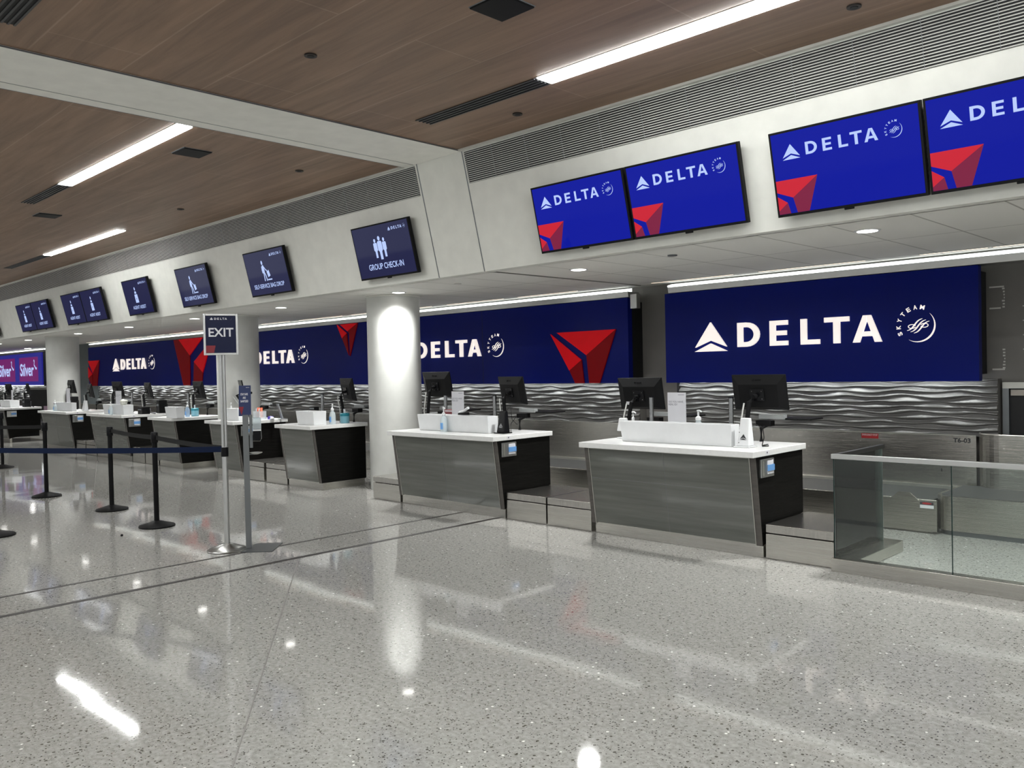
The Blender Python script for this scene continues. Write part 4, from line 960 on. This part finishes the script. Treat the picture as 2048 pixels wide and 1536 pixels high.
# small loose items
o = thing('card_box', 'small black card box behind the white box on the third desk', 'box', (-10.5, 6.6, ZT))
MB().box(-10.58, -10.44, 6.6, 6.68, ZT, ZT+.235).build('box', M_blk, o, bevel=.004); MB().box(-10.57, -10.45, 6.598, 6.60, ZT+.20, ZT+.22).build('slot', M_greymet, o)
o = thing('card_box', 'small dark red tag box behind the left part of the box on the second desk', 'box', (-7.75, 6.8, ZT))
MB().box(-7.82, -7.62, 6.78, 6.86, ZT, ZT+.235).build('box', mat('faded_red_card', lin(120, 60, 65), .6), o, bevel=.003); MB().box(-7.81, -7.63, 6.778, 6.78, ZT+.21, ZT+.225).build('paper_edge', M_paper, o)
o = thing('stapler', 'white stapler resting on the box of the second desk', 'stapler', (-7.26, 6.59, ZT+.19))
mb = MB(); mb.hexa([(-7.34, 6.57, ZT+.191), (-7.18, 6.57, ZT+.191), (-7.18, 6.61, ZT+.191), (-7.34, 6.61, ZT+.191)], [(-7.34, 6.575, ZT+.212), (-7.18, 6.575, ZT+.222), (-7.18, 6.605, ZT+.222), (-7.34, 6.605, ZT+.212)]); mb.build('base', M_blk, o)
mb = MB(); mb.tube([(-7.33, 6.59, ZT+.218), (-7.25, 6.59, ZT+.235), (-7.19, 6.59, ZT+.27), (-7.175, 6.59, ZT+.275)], .016, 10); mb.build('arm', M_wht, o, smooth=True)
def lump(name, x, y, z, r, m, label, cat, seed=1, sq=(1, 1, .7)):
    random.seed(seed); bm = bmesh.new(); bmesh.ops.create_icosphere(bm, subdivisions=3, radius=r)
    for v in bm.verts:
        k = 1+.22*math.sin(v.co.x*60+seed)*math.cos(v.co.y*50)+.14*math.sin(v.co.z*90+seed*2); v.co = Vector((v.co.x*k*sq[0], v.co.y*k*sq[1], v.co.z*k*sq[2]))
    mz = min(v.co.z for v in bm.verts)
    for v in bm.verts: v.co.z -= mz
    me = bpy.data.meshes.new(name); bm.to_mesh(me); bm.free(); me.materials.append(m)
    for p in me.polygons: p.use_smooth = True
    ob = bpy.data.objects.new(name, me); C.objects.link(ob); ob.location = (x, y, z); return tag(ob, label, cat)
lump('glove_bundle', -16.85, 6.38, ZT+.17, .065, mat('cream_rubber', (.70, .70, .62), .5), 'crumpled pale rubber gloves on the box of the sixth desk', 'gloves', 3, (1.3, 1, .9))
lump('tissue', -12.03, 6.83, ZT, .035, M_paper, 'small crumpled white tissue at the back of the fourth desk', 'tissue', 5)
o = thing('tape_roll', 'purple tape roll lying at the back of the fourth desk', 'tape', (-12.13, 6.86, ZT))
MB().cyl((-12.13, 6.86, ZT+.001), .045, .045, 20).build('roll', M_bluep, o, smooth=True); MB().cyl((-12.13, 6.86, ZT+.0455), .02, .002, 16).build('core', M_paper, o)
o = thing('item_basket', 'clear basket with orange items on the fourth desk behind the sanitizer stand', 'basket', (-12.32, 6.78, ZT))
MB().box(-12.42, -12.22, 6.72, 6.84, ZT, ZT+.13).build('basket', M_bottle, o)
for k in range(4): MB().box(-12.41+.045*k, -12.38+.045*k, 6.76, 6.79, ZT+.02, ZT+.17+.015*(k % 2)).build('packet', M_pink if k % 2 else M_paper, o)
o = thing('tablet_stand', 'thin grey tablet stand leaning at the back of the fourth desk', 'stand', (-11.95, 6.98, ZT))
mb = MB(); mb.hexa([(-11.98, 6.96, ZT), (-11.93, 6.96, ZT), (-11.93, 6.98, ZT), (-11.98, 6.98, ZT)], [(-12.12, 6.96, ZT+.24), (-12.07, 6.96, ZT+.24), (-12.07, 6.98, ZT+.24), (-12.12, 6.98, ZT+.24)]); mb.build('blade', M_greymet, o); MB().box(-12.0, -11.88, 6.92, 7.02, ZT, ZT+.008).build('foot', M_greymet, o)
o = thing('cable_loop', 'thin black cable hanging behind the black card reader on the second desk', 'cable', (-6.62, 6.7, ZT))
mb = MB(); mb.tube([(-6.68, 6.66, ZT+.20), (-6.60, 6.7, ZT+.30), (-6.58, 6.7, ZT+.15), (-6.52, 6.72, ZT+.09), (-6.50, 6.74, ZT+.13), (-6.56, 6.74, ZT+.17), (-6.6, 6.7, ZT+.10)], .0035, 6); mb.build('loop', M_blk, o, smooth=True)
mb = MB(); mb.tube([(-6.6, 6.7, ZT+.10), (-6.62, 6.72, ZT+.02), (-6.66, 6.76, ZT+.004)], .0035, 6); mb.build('tail', M_blk, o, smooth=True)
o = thing('cable_loop', 'thin black cable behind the white card reader on the nearest desk', 'cable', (-3.5, 6.6, ZT))
mb = MB(); mb.tube([(-3.56, 6.58, ZT+.2), (-3.50, 6.62, ZT+.16), (-3.49, 6.62, ZT+.08), (-3.51, 6.62, ZT+.01)], .004, 6); mb.build('drop', M_blk, o, smooth=True)
mb = MB(); mb.tube([(-3.51, 6.62, ZT+.01), (-3.47, 6.65, ZT+.02), (-3.45, 6.62, ZT+.01), (-3.50, 6.60, ZT+.006)], .005, 6); mb.build('coil', M_blk, o, smooth=True)
tag(MB().lathe((-8.78, 3.27, 0), [(.012, 0), (.014, .01), (.008, .02)], 8).build('floor_debris', M_blk, origin=(-8.78, 3.27, 0)), 'tiny dark crumb on the floor in front of the queue posts', 'debris')
